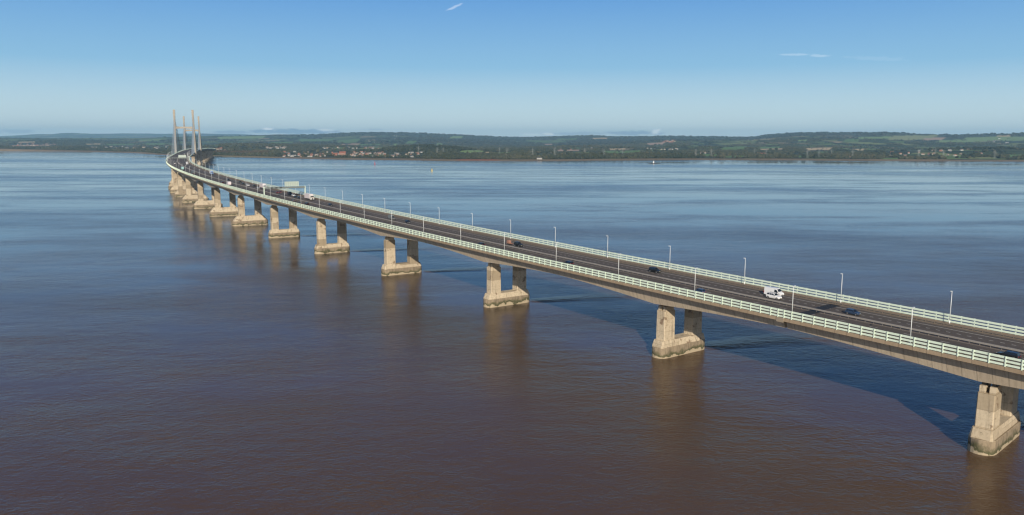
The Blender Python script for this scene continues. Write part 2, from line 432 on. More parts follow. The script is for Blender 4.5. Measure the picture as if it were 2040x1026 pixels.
for sg in (-1, 1):
    E = FE if sg > 0 else NE
    under(sweep('edge_beam', [(sg * (E - .67), .22), (sg * E, .22), (sg * E, -.62), (sg * (E - .35), -.62), (sg * (E - .35), -.07), (sg * (E - .67), -.05)][::sg], srange(S_A, S_B, 4.), M['edge'], deck), deck)
    under(sweep('verge', [(sg * (E - .68), .14), (sg * (E - .68), -.05), (sg * 13.3, -.05), (sg * 13.3, .14)][::-sg], srange(S_A, S_B, 4.), M['verge'], deck), deck)
    for j in JOINTS:                                # upstand block of the expansion joint
        mb = MB(); h = head(j)
        pts = [at(j - 1.1, sg * (E + .18), .24), at(j + 1.1, sg * (E + .18), .24), at(j + 1.1, sg * (E + .18), -.95), at(j - 1.1, sg * (E + .18), -.95)]
        inn = [at(j - 1.1, sg * (E + .01), .24), at(j + 1.1, sg * (E + .01), .24), at(j + 1.1, sg * (E + .01), -.95), at(j - 1.1, sg * (E + .01), -.95)]
        mb.loft([pts, inn]); under(mb.build('joint_block', M['girder'], deck), deck)

# ------------------------------------------------------------------ road
road = tag(sweep('road', [(-13.3, 0), (-13.3, -.045), (13.3, -.045), (13.3, 0)], srange(S_A, S_B, 4.), M['asphalt']), 'dark grey dual carriageway road running along the bridge deck', 'road', None, 'structure')
def lane(name, o, w, on, off, mat, a=S_A + 1, b=S_B - 1, dz=.006, phase=0):
    V = []; F = []; UV = []
    s = a + phase
    while s < b:
        e = min(s + on, b)
        k = len(V); ss = [s, e]
        V += [tuple(at(s, o - w / 2, dz)), tuple(at(s, o + w / 2, dz)), tuple(at(e, o + w / 2, dz)), tuple(at(e, o - w / 2, dz))]
        F.append((k, k + 1, k + 2, k + 3)); UV += [(s, o), (s, o + w), (e, o + w), (e, o)]
        s += on + off
    me = bpy.data.meshes.new(name); me.from_pydata(V, [], F); me.materials.append(mat)
    me.uv_layers.new(name='UVMap').data.foreach_set('uv', [c for t in UV for c in t]); me.update()
    return link(name, me, road)
lane('central_reserve', .9, 3.0, 4, 0, M['reserve'], dz=.004)
lane('edge_line', 10.55, .26, 4, 0, M['paint']); lane('edge_line', -10.55, .26, 4, 0, M['paint'])
lane('edge_line', 12.7, .16, 4, 0, M['paint_dull']); lane('edge_line', -12.7, .16, 4, 0, M['paint_dull'])
lane('lane_line', 7.05, .22, 1.0, 1.55, M['paint'])
lane('lane_line', 3.55, .20, 2.2, 6.8, M['paint']); lane('lane_line', -3.95, .20, 2.2, 6.8, M['paint'], phase=3)
lane('lane_line', -7.3, .20, 2.2, 6.8, M['paint'], phase=1)
lane('edge_line', -.75, .22, 4, 0, M['paint_dull'], dz=.009); lane('edge_line', 2.55, .18, 4, 0, M['paint_dull'], dz=.009)
for j in JOINTS:
    for (o0, o1, ds) in ((-13.2, 1.5, -.8), (1.5, 13.2, .5)):
        mb = MB(); nseg = 1
        p = [at(j + ds - 1.6, o0, .011), at(j + ds + 1.5, o0, .011), at(j + ds + 1.9, o1, .011), at(j + ds - 1.4, o1, .011)]
        mb.quad(*p); ob = mb.build('joint_patch', M['patch'], road)
        if ob.data.polygons[0].normal.z < 0: ob.data.flip_normals()

# ------------------------------------------------------------------ wind barriers and crash barriers
def post_run(root, name, me_proto, o, sl, keep=100):
    """first `keep` posts (nearest the camera) are parts of their own, the rest one part"""
    sl = sorted(sl, key=lambda s: (at(s, o) - Vector((0, 0, H_CAM))).length)
    near = [s for s in sl if s > -45][:keep]
    rest = [s for s in sl if s not in set(near)]
    for s in near:
        ob = link(name, me_proto, root, at(s, o) - root.location, rz=head(s))
    vs = np.array([v.co[:] for v in me_proto.vertices]); fs = [tuple(p.vertices) for p in me_proto.polygons]
    V = []; F = []
    for s in rest:
        p = at(s, o) - root.location; h = head(s); c, sn = math.cos(h), math.sin(h); k = len(V)
        for q in vs: V.append((p.x + q[0] * c - q[1] * sn, p.y + q[0] * sn + q[1] * c, p.z + q[2]))
        F += [tuple(k + i for i in f) for f in fs]
    me = bpy.data.meshes.new(name + '_run'); me.from_pydata(V, [], F); me.materials.append(me_proto.materials[0]); me.update()
    tag(link(name + '_run', me, root), kind='stuff')

for sg, lab in ((-1, 'pale mint green three-rail wind barrier along the near edge of the bridge deck'), (1, 'pale mint green three-rail wind barrier along the far edge of the bridge deck')):
    B = (FE if sg > 0 else NE) - .42
    root = empty('wind_barrier', at(0, sg * B, .2), 0, lab, 'wind barrier', 'wind barriers on the bridge edges')
    step = SPAN / 30
    for zc, hh in ((.60, .42), (1.42, .43), (2.24, .46)):
        ob = sweep('rail', [(sg * (B + .06), zc - hh / 2), (sg * (B + .06), zc + hh / 2), (sg * (B - .04), zc + hh / 2 + .04), (sg * (B - .1), zc + hh / 2), (sg * (B - .1), zc - hh / 2), (sg * (B - .04), zc - hh / 2 - .03)], srange(S_A, S_B, step), M['rail'], root)
        under(ob, root)
    mb = MB(); mb.box(.06 * 0 - .0 + (sg * .066), sg * .26, -.11, .11, .02, 2.55)
    mb.box(sg * .30, sg * -.1, -.16, .16, -.02 + .02 * 0, .06)
    pm = mb.mesh('post', M['rail'])
    sl = [-294.36 + step * i for i in range(int((S_B + 294) / step))]
    sl = [s for s in sl if all(abs(s - j) > 1.0 for j in JOINTS)]
    for j in JOINTS: sl += [j - .95, j + .95]
    post_run(root, 'post', pm, sg * B, sl)

def crash(o, label, mat, double=False):
    root = empty('crash_barrier', at(0, o, 0), 0, label, 'crash barrier')
    for d in ((-.32, .32) if double else (0,)):
        w = .1
        under(sweep('rail', [(o + d - w, .48), (o + d - w, .76), (o + d + w, .76), (o + d + w, .48)], srange(S_A, S_B, 3.27), mat, root), root)
    mb = MB(); w = .42 if double else .06
    if double:
        mb.box(-.06, .06, -.06, .06, .0, .6); mb.box(-.42, .42, -.05, .05, .5, .6)
    else: mb.box(-.06, .06, -.07, .07, .0, .50)
    post_run(root, 'post', mb.mesh('post', mat), o, [S_A + 2.4 * i for i in range(int((S_B - S_A) / 2.4))])
crash(13.75, 'weathered brown steel crash barrier between the far carriageway and far verge', M['dirty'])
crash(-13.62, 'weathered brown steel crash barrier behind the near wind barrier', M['dirty'])
crash(.05, 'pale double steel crash barrier along the central reserve', M['galv'], True)

# ------------------------------------------------------------------ lamp posts
ORD = ['first', 'second', 'third', 'fourth', 'fifth', 'sixth', 'seventh', 'eighth', 'ninth', 'tenth', 'eleventh', 'twelfth', 'thirteenth', 'fourteenth', 'fifteenth', 'sixteenth', 'seventeenth', 'eighteenth', 'nineteenth', 'twentieth']
TENS = {2: 'twenty', 3: 'thirty', 4: 'forty', 5: 'fifty'}
def ordinal(n):
    if n <= 20: return ORD[n - 1]
    t, u = divmod(n, 10)
    if u == 0: return {2: 'twentieth', 3: 'thirtieth', 4: 'fortieth', 5: 'fiftieth'}[t]
    return TENS[t] + '-' + ORD[u - 1]
mb = MB(); mb.tube((0, 0, 0), (0, 0, 1.1), .15, .15, 10); mb.tube((0, 0, 1.1), (0, 0, 8.75), .095, .065, 10)
mb.tube((0, 0, 8.7), (0, 0, 8.95), .09, .09, 10); POLE_ME = mb.mesh('pole', M['pole'], True)
mb = MB(); mb.loft([[(.05, -.16, 8.9), (.05, .16, 8.9), (.05, .16, 9.08), (.05, -.16, 9.08)], [(.75, -.17, 8.98), (.75, .17, 8.98), (.75, .13, 9.16), (.75, -.13, 9.16)], [(1.0, -.1, 9.03), (1.0, .1, 9.03), (1.0, .07, 9.13), (1.0, -.07, 9.13)]])
mb.tube((-.1, 0, 8.88), (.1, 0, 9.02), .07, .07, 8)
LAMP_ME = mb.mesh('luminaire', M['lamp'])
for sg, sn, side in ((-1, 14.7, 'near'), (1, 18.515, 'far')):
    cnt = 0
    for k in range(-3, 45):
        s = sn + SPAN / 3 * k
        if k == 1: s = 46.6 if sg < 0 else 49.6
        vis = s > (-6 if sg < 0 else -8)
        if vis: cnt += 1
        lab = f'white lamp post on the {side} edge of the bridge, {ordinal(cnt)} from the right edge' if vis else f'white lamp post beyond the right edge of the photo on the {side} verge'
        r = empty('street_lamp', at(s, 15.4 if sg > 0 else -14.2, .14), head(s) + (0 if sg < 0 else math.pi), lab, 'street lamp', 'lamp posts along the bridge')
        if not vis: continue_ok = True
        link('pole', POLE_ME, r); link('luminaire', LAMP_ME, r)

# ------------------------------------------------------------------ piers
def stadium(L, W, z, n=10, cham=None):
    """outline long across the bridge (x = transverse, y = along)"""
    r = W / 2; p = []
    for i in range(n + 1):
        t = -math.pi / 2 + math.pi * i / n; p.append((L / 2 - r + r * math.cos(t), r * math.sin(t), z))
    for i in range(n + 1):
        t = math.pi / 2 + math.pi * i / n; p.append((-L / 2 + r + r * math.cos(t), r * math.sin(t), z))
    return p
def octo(L, W, z, c):
    return [(L / 2, -W / 2 + c, z), (L / 2, W / 2 - c, z), (L / 2 - c, W / 2, z), (-L / 2 + c, W / 2, z), (-L / 2, W / 2 - c, z), (-L / 2, -W / 2 + c, z), (-L / 2 + c, -W / 2, z), (L / 2 - c, -W / 2, z)]
def make_pier(s, label, big=False, ds=0., do=0., dh=0.):
    p = at(s + ds, do); r = empty('bridge_pier', (p.x, p.y, 0), head(s) + dh, label, 'bridge pier', 'bridge piers in the water')
    zs = zdeck(s) - gdepth(s)
    L, W = (29.5, 7.6) if big else (23.4, 5.9)
    zc, zp = (3.9, 8.0) if big else (3.45, 5.6)
    mb = MB(); mb.loft([stadium(L, W, -.6), stadium(L, W, zc - .2), stadium(L - .3, W - .3, zc)])
    mb.build('caisson', M['caisson'], r)
    mb = MB()
    if big: mb.loft([octo(L - 1.8, W - 1.2, zc - .1, 1.0), octo(L - 2.4, W - 1.5, zc + .6, .9), octo(21.2, 4.8, zp, .5)])
    else: mb.loft([octo(L - 1.5, W - .9, zc - .1, .55), octo(L - 1.7, W - 1.0, zc + .35, .5), octo(20.3, 4.3, zp, .3)])
    mb.build('plinth', M['pier'], r)
    wt, wa = 5.0, 3.7
    for sg in (-1, 1):
        c = sg * 6.85; mb = MB(); zt = zs - 2.5
        oc = lambda z, g=0: [(c + q[0], q[1], q[2]) for q in octo(wt + g, wa + g, z, .22)]
        mb.loft([oc(zp - .05, .12), oc(zt)])
        lg = mb.build('leg', M['pier'], r)
        for yy in (-1.05, 1.05):
            mb = MB(); mb.box(c - 1.9, c + 1.9, yy - .62, yy + .62, zt, zt + 1.6); mb.build('bearing_plinth', M['pier'], lg)
            mb = MB(); mb.box(c - 1.1, c + 1.1, yy - .45, yy + .45, zt + 1.6, zs + .02); mb.build('bearing', M['bearing'], lg)
    return r
n = 0
NP = list(range(-2, 16)) + list(range(24, 37))
for k in NP:
    s = k * SPAN
    if k == 15: s = 1500.
    if k >= 24: s = 2262 + (k - 24) * SPAN
    if k < 0: lab = 'twin-legged concrete bridge pier beyond the right edge of the photo'
    elif k < 16: lab = f'twin-legged concrete bridge pier with stained base, {ordinal(k + 1)} from the right edge of the photo'
    else: lab = f'shadowed concrete pier of the far viaduct, {ordinal(k - 23)} beyond the cable towers'
    make_pier(s, lab, big=k >= 6, dh=.09 if k == 0 else 0., ds=-1.2 if k == 0 else -.6 if k == 1 else 0., do=-2.6 if k == 0 else -.3 if k == 1 else 0.)

# ------------------------------------------------------------------ cable-stayed towers
def make_tower(s, label):
    p = at(s); r = empty('cable_tower', (p.x, p.y, 0), head(s), label, 'bridge tower', 'cable-stayed bridge towers')
    ZT = 133.; half = 17.9
    for sg in (-1, 1):
        mb = MB()
        def rg(z, w, d, x): return [(sg * x - w / 2, -d / 2, z), (sg * x + w / 2, -d / 2, z), (sg * x + w / 2, d / 2, z), (sg * x - w / 2, d / 2, z)]
        zd = zdeck(s)
        mb.loft([rg(6, 5.2, 9, half + 1.6), rg(zd - 3, 4.0, 7.0, half + .9), rg(97, 3.9, 6.0, half), rg(ZT - 9, 3.7, 5.4, half - .3), rg(ZT - 8.5, 4.1, 5.8, half - .3), rg(ZT, 4.1, 5.8, half - .3)])
        mb.build('leg', M['tower'], r, bevel=.3)
    mb = MB()
    mb.loft([[(x, -2.1, z0), (x, 2.1, z0), (x, 2.1, z1), (x, -2.1, z1)] for x, z0, z1 in ((-16.6, 93.6, 99.6), (-12, 94.8, 99.0), (0, 95.5, 98.8), (12, 94.8, 99.0), (16.6, 93.6, 99.6))])
    mb.build('crossbeam', M['tower'], r)
    mb = MB(); mb.box(-18.5, 18.5, -3, 3, zdeck(s) - 7.2, zdeck(s) - 3.6); mb.build('crossbeam', M['tower'], r)
    mb = MB(); mb.loft([stadium(50, 15, -.6, 12), stadium(50, 15, 5.5, 12), stadium(49, 14, 6.2, 12)]); mb.build('caisson', M['caisson'], r)
    c, sn = math.cos(head(s)), math.sin(head(s))
    for sg in (-1, 1):
        for d in (-1, 1):
            for i in range(15):
                q = at(s + d * (14 + i * 14.6), FE + .2 if sg > 0 else -NE - .2, .4); lx, ly = q.x - p.x, q.y - p.y
                mb = MB(); mb.tube((sg * (half - .3), d * 2.4, 72 + i * 3.5), (lx * c + ly * sn, -lx * sn + ly * c, q.z), .15, .15, 6)
                mb.build('stay_cable', M['cable'], r)
    return r
make_tower(PYL1, 'nearer tall concrete H-shaped tower with fans of stay cables')
make_tower(PYL2, 'farther tall concrete H-shaped tower with fans of stay cables')

# ------------------------------------------------------------------ gantries
def make_gantry(s, label, zb=6.3):
    p = at(s, 0, 0); r = empty('sign_gantry', p, head(s), label, 'sign gantry', 'overhead sign gantries')
    for x in (-14.5, 15.6):
        for y in (-.55, .55):
            mb = MB(); mb.box(x - .2, x + .2, y - .2, y + .2, .14, zb + 1.5); mb.box(x - .4, x + .4, y - .35, y + .35, .14, .3)
            mb.build('post', M['rail'], r)
    mb = MB(); mb.box(-14.3, 15.4, -.5, .5, zb, zb + 1.2)
    bm = mb.build('beam', M['gantry'], r, bevel=.04)
    mb = MB(); mb.box(-14.3, 15.4, -.6, .6, zb + 1.21, zb + 1.28); mb.build('walkway', M['signback'], bm)
    mb = MB(); mb.box(.7, 11.2, .34, .5, zb + 1.45, zb + 4.9)
    sb = mb.build('sign_panel', M['signback'], r)
    mb = MB()
    for i in range(7): x = .9 + i * 1.68; mb.box(x - .07, x + .07, .12, .34, zb + 1.32, zb + 4.9)
    for z in (1.9, 2.9, 3.9, 4.7): mb.box(.75, 11.15, .24, .32, zb + z - .04, zb + z + .04)
    mb.build('stiffener', M['rail'], sb)
    for x in (-9.2, -5.8, -2.6):
        mb = MB(); mb.box(x - .95, x + .95, -.95, -.52, zb + .1, zb + 1.15)
        sp = mb.build('lane_signal', M['gantry'], r)
        mb = MB(); mb.box(x - .78, x + .78, -.975, -.955, zb + .28, zb + .98); mb.build('signal_face', M['black'], sp)
    return r
make_gantry(487., 'sign gantry spanning the road amid the traffic, with pale sign back and lane signals')
make_gantry(1138., 'distant sign gantry spanning the road just before the cable towers')

# ------------------------------------------------------------------ vehicles  (x forward, z up, origin on the road)
def wheel(root, x, y, r, w=.22):
    sg = 1 if y > 0 else -1
    mb = MB(); mb.tube((0, -w / 2, 0), (0, w / 2, 0), r, r, 18)
    ob = link('wheel', cache(('tyre', r, w), lambda: mb.mesh('wheel', M['tyre'])), root, (x, y, r))
    def rm():
        m2 = MB(); m2.tube((0, w / 2 - .03, 0), (0, w / 2 + .015, 0), r * .66, r * .6, 14); m2.tube((0, -w / 2 + .03, 0), (0, -w / 2 - .015, 0), r * .66, r * .6, 14)
        return m2.mesh('rim', M['rim'])
    link('rim', cache(('rim', r, w), rm), ob)
_C = {}
def cache(k, f):
    if k not in _C: _C[k] = f()
    return _C[k]
def rrect(x, w, z0, z1, tuck=.1, c=.08):
    return [(x, -w + tuck, z0), (x, w - tuck, z0), (x, w, z0 + (z1 - z0) * .35), (x, w, z1 - c * 1.6), (x, w - c, z1), (x, -w + c, z1), (x, -w, z1 - c * 1.6), (x, -w, z0 + (z1 - z0) * .35)]
CARS = {  # length, half width, hood z, belt z, roof z, cabin rear bottom, rear top, front top, windscreen foot, wheel radius, boot z
    'hatch':  (4.1, .88, .88, .96, 1.50, -2.0, -1.65, .15, .95, .31, .96),
    'saloon': (4.6, .90, .88, .96, 1.45, -1.85, -1.15, .30, 1.10, .32, .98),
    'estate': (4.75, .91, .90, .98, 1.50, -2.3, -2.0, .25, 1.05, .33, .98),
    'suv':    (4.7, .95, 1.06, 1.14, 1.74, -2.28, -2.0, .30, 1.05, .37, 1.14),
    'offroad': (4.5, .94, 1.18, 1.22, 1.95, -2.2, -2.12, .25, .62, .40, 1.22),
    'mpv':    (4.8, .96, 1.05, 1.15, 1.90, -2.35, -2.2, .95, 1.6, .35, 1.15)}
def car_body(kind):
    Ln, W, hz, bz, rz, cr0, cr1, cf1, cf0, wr, tz = CARS[kind]; h = Ln / 2
    mb = MB()
    mb.loft([rrect(-h, W * .82, .42, tz - .12), rrect(-h + .14, W * .95, .28, tz), rrect(-h * .45, W, .24, bz), rrect(cf0 - .1, W, .24, bz), rrect(cf0 + .15, W * .99, .24, hz + .02), rrect(h - .45, W * .95, .26, hz - .08), rrect(h - .12, W * .86, .32, hz - .2), rrect(h, W * .72, .42, hz - .34)])
    cb = cabin_pts(kind)
    mb.loft([cb[:4], cb[4:]])
    for x in (h - .82, -h + .8):
        pass
    return mb.mesh('body', M['trim'], False)
def cabin_pts(kind):
    Ln, W, hz, bz, rz, cr0, cr1, cf1, cf0, wr, tz = CARS[kind]
    a, b = W * .95, W * .74 if kind not in ('offroad', 'mpv') else W * .84
    return [Vector(v) for v in ((cr0, -a, bz - .06), (cf0, -a, bz - .06), (cf0, a, bz - .06), (cr0, a, bz - .06), (cr1, -b, rz), (cf1, -b, rz), (cf1, b, rz), (cr1, b, rz))]
def pane(cb, idx, u0, u1, v0, v1, off=.012):
    a, b, c, d = [cb[i] for i in idx]
    P = lambda u, v: (a * (1 - u) + b * u) * (1 - v) + (d * (1 - u) + c * u) * v
    q = [P(u0, v0), P(u1, v0), P(u1, v1), P(u0, v1)]
    nrm = (q[1] - q[0]).cross(q[3] - q[0]).normalized(); ctr = sum(q, Vector()) / 4
    if nrm.dot(ctr - Vector((0, 0, .9))) < 0: nrm = -nrm
    return q, nrm, off
def glass_panel(name, cb, idx, spans, root, key):
    def mk():
        mb = MB()
        for (u0, u1, v0, v1) in spans:
            q, nr, off = pane(cb, idx, u0, u1, v0, v1)
            mb.loft([[p - nr * .01 for p in q], [p + nr * off for p in q]])
        return mb.mesh(name, M['glass'])
    link(name, cache(key, mk), root)
def make_car(s, o, kind, paint, label, away=False, cat='car', bar=False):
    fwd = head(s) + (math.pi / 2 if away else -math.pi / 2)
    r = empty('car', at(s, o, .0), fwd, label, cat, 'cars on the bridge')
    g = math.atan2(zdeck(s + 3) - zdeck(s - 3), 6) * (-1 if away else 1); r.rotation_euler = (0, g, fwd)
    Ln, W, hz, bz, rz, cr0, cr1, cf1, cf0, wr, tz = CARS[kind]; h = Ln / 2
    me = cache(('body', kind), lambda: car_body(kind))
    def painted():
        m = me.copy(); m.materials.clear(); m.materials.append(PAINT[paint]); return m
    link('body', cache(('body', kind, paint), painted), r, bevel=.035)
    cb = cabin_pts(kind)
    glass_panel('windscreen', cb, (1, 2, 6, 5), [(.05, .95, .14, .94)], r, ('ws', kind))
    glass_panel('rear_window', cb, (0, 3, 7, 4), [(.08, .92, .2, .9)], r, ('rw', kind))
    for idx, nm in (((0, 1, 5, 4), 'a'), ((3, 2, 6, 7), 'b')):
        glass_panel('side_window', cb, idx, [(.06, .36, .16, .88), (.39, .64, .16, .88), (.665, .93, .16, .88)], r, ('sw', kind, nm))
    for sg in (-1, 1):
        for x in (h - .82, -h + .8): wheel(r, x, sg * (W - .10), wr)
        def hl():
            mb = MB(); mb.loft([[(h - .42, sg * W * .66, hz - .30), (h - .42, sg * W * .9, hz - .30), (h - .42, sg * W * .9, hz - .13), (h - .42, sg * W * .66, hz - .13)], [(h - .06, sg * W * .55, hz - .42), (h - .14, sg * W * .84, hz - .42), (h - .18, sg * W * .83, hz - .24), (h - .10, sg * W * .55, hz - .26)]]); return mb.mesh('headlight', M['headlight'])
        link('headlight', cache(('hl', kind, sg), hl), r)
        def tl():
            mb = MB(); mb.box(-h - .015, -h + .2, sg * W * .62 - .16, sg * W * .62 + .16, tz - .34, tz - .16); return mb.mesh('tail_light', M['taillight'])
        link('tail_light', cache(('tl', kind, sg), tl), r)
        def mi():
            mb = MB(); mb.box(cf0 - .32, cf0 - .14, sg * (W + .02) - .1, sg * (W + .02) + .1, bz - .0, bz + .14); return mb.mesh('wing_mirror', M['trim'])
        link('wing_mirror', cache(('mi', kind, sg), mi), r)
    def gr():
        mb = MB(); mb.box(h - .12, h + .012, -W * .45, W * .45, .34, .52); return mb.mesh('grille', M['trim'])
    link('grille', cache(('gr', kind), gr), r)
    def pl():
        mb = MB(); mb.box(h + .0, h + .025, -.26, .26, .54, .65); return mb.mesh('number_plate', M['plate'])
    link('number_plate', cache(('pl', kind), pl), r)
    if bar:
        mb = MB()
        for sg in (-1, 1): mb.bar((cr1 + .1, sg * W * .68, rz + .06), (cf1 - .1, sg * W * .68, rz + .06), .05, .06)
        mb.build('roof_rail', M['trim'], r)
    return r

def prism(mb, prof, w, tuck=0.0, zr=None):
    """side outline (x,z) extruded across y; vertices above zr lean inwards by tuck"""
    f = lambda p, sg: (p[0], sg * (w - (tuck * max(0, (p[1] - zr)) if zr is not None else 0)), p[1])
    n = len(prof); vs = [f(p, -1) for p in prof] + [f(p, 1) for p in prof]
    mb.add(vs, [tuple(range(n)), tuple(reversed(range(n, 2 * n)))] + [(i, (i + 1) % n, n + (i + 1) % n, n + i) for i in range(n)])
def make_van(s, o, paint, label, away=False):
    fwd = head(s) + (math.pi / 2 if away else -math.pi / 2)
    r = empty('van', at(s, o), fwd, label, 'van', 'vans and lorries on the bridge')
    mb = MB(); prism(mb, [(-2.95, .42), (-2.95, 2.3), (-2.85, 2.62), (1.05, 2.66), (1.55, 2.52), (2.2, 1.62), (2.85, 1.28), (2.98, 1.0), (2.98, .40), (2.4, .30), (-2.4, .30)], 1.0, .10, 1.2)
    mb.build('body', PAINT[paint], r, bevel=.06)
    def tq(x, y, z): return Vector((x, y * (1.0 - .10 * max(0, z - 1.2)) if abs(y) == 1 else y, z))
    ws = MB(); off = Vector((.05, 0, .035)); q = [Vector((2.16, -.84, 1.68)), Vector((2.16, .84, 1.68)), Vector((1.62, .78, 2.43)), Vector((1.62, -.78, 2.43))]
    ws.loft([[p - off * .3 for p in q], [p + off * .5 for p in q]]); ws.build('windscreen', M['glass'], r)
    for sg in (-1, 1):
        sw = MB(); q = [Vector((.75, 0, 1.5)), Vector((2.0, 0, 1.5)), Vector((1.5, 0, 2.25)), Vector((.75, 0, 2.25))]
        f = lambda p, d: Vector((p.x, sg * (1.0 - .10 * max(0, p.z - 1.2) + d), p.z))
        sw.loft([[f(p, -.01) for p in q], [f(p, .014) for p in q]]); sw.build('side_window', M['glass'], r)
        for x in (1.95, -1.75): wheel(r, x, sg * .9, .34, .24)
        hl = MB(); hl.box(2.62, 2.995, sg * .76 - .17, sg * .76 + .17, .92, 1.16); hl.build('headlight', M['headlight'], r)
        tl = MB(); tl.box(-2.97, -2.85, sg * .9 - .08, sg * .9 + .08, .8, 1.5); tl.build('tail_light', M['taillight'], r)
        mi = MB(); mi.box(1.75, 1.95, sg * 1.14 - .12, sg * 1.14 + .12, 1.45, 1.85); mi.build('wing_mirror', M['trim'], r)
    b = MB(); b.box(2.9, 3.04, -.95, .95, .34, .66); b.build('bumper', M['trim'], r)
    g = MB(); g.box(2.93, 2.998, -.5, .5, .72, .9); g.build('grille', M['trim'], r)
    return r
def make_lorry(s, o, cabc, boxc, label, away=False, L=11., Hb=3.9, flat=False):
    fwd = head(s) + (math.pi / 2 if away else -math.pi / 2)
    r = empty('lorry', at(s, o), fwd, label, 'lorry', 'vans and lorries on the bridge')
    h = L / 2; W = 1.24
    mb = MB(); prism(mb, [(h - 2.3, .5), (h - 2.3, 3.3), (h - 1.9, 3.55), (h - .6, 3.3), (h - .12, 2.1), (h, 1.6), (h, .5)], W, .04, 1.5)
    cab = mb.build('cab', PAINT[cabc], r, bevel=.06)
    w = MB(); q = [Vector((h - .1, -1.1, 1.95)), Vector((h - .1, 1.1, 1.95)), Vector((h - .5, 1.04, 2.95)), Vector((h - .5, -1.04, 2.95))]
    w.loft([[p + Vector((-.04, 0, 0)) for p in q], [p + Vector((.06, 0, .02)) for p in q]]); w.build('windscreen', M['glass'], cab)
    for sg in (-1, 1):
        sw = MB(); sw.box(h - 1.5, h - .55, sg * (W - .015) - .02, sg * (W - .015) + .02, 1.85, 2.65); sw.build('side_window', M['glass'], cab)
        hl = MB(); hl.box(h - .1, h + .02, sg * .9 - .22, sg * .9 + .22, .72, .98); hl.build('headlight', M['headlight'], cab)
        tl = MB(); tl.box(-h - .03, -h + .05, sg * 1.0 - .18, sg * 1.0 + .18, .85, 1.0); tl.build('tail_light', M['taillight'], r)
    gr = MB(); gr.box(h - .02, h + .02, -.62, .62, .6, 1.5); gr.build('grille', M['trim'], cab)
    c = MB(); c.box(-h + .1, h - .3, -.45, .45, .72, .98); c.box(-h + 1., h - 2.6, -1.1, 1.1, .55, .85); c.build('chassis', M['trim'], r)
    b = MB()
    if flat:
        b.box(-h, h - 2.5, -W, W, 1.0, 1.2); b.build('load_bed', M['trim'], r)
    else:
        b.box(-h, h - 2.55, -W - .02, W + .02, 1.02, Hb); b.build('cargo_box', PAINT[boxc], r, bevel=.05)
    xs = [h - 1.3, -h + 1.2, -h + 2.4] + ([h - 4.3] if L > 9 else [])
    for x in xs:
        for sg in (-1, 1): wheel(r, x, sg * 1.02, .5, .3)
    return r

# far carriageway, coming towards the camera
make_van(68., 8.75, 'white', 'white high-roofed van beside a white estate car on the far carriageway')
make_car(65.6, 5.35, 'suv', 'white', 'white estate car overlapping the white van on the far carriageway', bar=True)
make_car(40., 5.3, 'hatch', 'blue', 'mid-blue hatchback alone on the far carriageway, nearest the right edge')
make_car(117.5, 8.6, 'suv', 'black', 'black estate car alone in the inside lane of the far carriageway', bar=True)
r = make_car(195., 5.4, 'offroad', 'black', 'black off-roader towing an orange trailer')
r = empty('trailer', at(201.6, 5.4), head(201.6) - math.pi / 2, 'small orange plant trailer towed by the black off-roader', 'trailer')
mb = MB(); mb.box(-1.5, 1.2, -.8, .8, .55, .68); mb.bar((1.2, .6, .6), (2.9, 0, .55), .1, .1); mb.bar((1.2, -.6, .6), (2.9, 0, .55), .1, .1); mb.build('frame', M['orange'], r)
mb = MB(); prism(mb, [(-1.35, .68), (-1.35, 1.75), (-.9, 2.0), (.0, 1.9), (.25, 1.2), (.25, .68)], .68); mb.build('machine_cover', M['orange'], r, bevel=.05)
for x in (-.75, .05):
    for sg in (-1, 1): wheel(r, x, sg * .92, .3, .2)
make_car(296.5, 5.3, 'hatch', 'navy', 'dark navy hatchback following behind the grey pickup on the far carriageway')
# grey pickup-style van with a load
r = make_car(315., 5.3, 'offroad', 'grey', 'dark grey van with a tall canvas rear body on the far carriageway', cat='van')
mb = MB(); prism(mb, [(-3.6, .7), (-3.6, 2.2), (-3.2, 2.5), (-.5, 2.5), (-.2, 2.2), (-.2, .7)], 1.0, .08, 1.4); mb.build('canvas_body', plain('grey_canvas', (.13, .15, .16), .9), r, bevel=.06)
make_car(407., 5.3, 'hatch', 'navy', 'dark blue car on the far carriageway between the lorry and the grey van')
make_lorry(457.5, 8.7, 'cream', 'pinkish', 'white box lorry with cream cab just past the sign gantry', L=13.5, Hb=4.2)
make_car(469., 5.3, 'estate', 'navy', 'dark navy car in the middle lane directly behind the lorry')
make_car(476.5, 5.3, 'saloon', 'black', 'black saloon car with pale headlamps, second behind the lorry')
make_van(502., 8.6, 'navy', 'dark navy van just under the sign gantry behind a white car')
make_car(492.5, 8.5, 'saloon', 'white', 'white car directly in front of the dark navy van by the gantry')
make_car(522., 5.3, 'hatch', 'red', 'dark red hatchback just behind the sign gantry')
make_car(526., 8.7, 'saloon', 'red', 'dark red saloon in the inside lane behind the dark navy van')
make_lorry(576.5, 8.7, 'white', 'pinkish', 'white box lorry seen above the left half of the sign gantry', L=13., Hb=4.2)
make_car(578., 5.3, 'saloon', 'silver', 'silver car beside the white lorry behind the gantry')
make_car(604.5, 8.7, 'estate', 'black', 'black car in the inside lane behind the distant white lorry')
make_car(613.5, 5.3, 'suv', 'white', 'white car in the outer lane behind the sign gantry')
make_car(631., 5.3, 'saloon', 'black', 'black car behind the white car in the middle lane')
make_car(658., 8.6, 'estate', 'black', 'black estate far along the inside lane of the far carriageway')
make_car(693., 5.3, 'suv', 'navy', 'dark blue car opposite the white box van on the distant bridge')
make_lorry(809.5, 8.7, 'skyblue', 'white', 'distant lorry with blue cab and white box', L=10.)
make_lorry(1070., 8.7, 'white', 'white', 'distant white lorry just past the far sign gantry', L=9.)
make_car(1430., 5.3, 'suv', 'white', 'tiny white car near the foot of the cable towers')
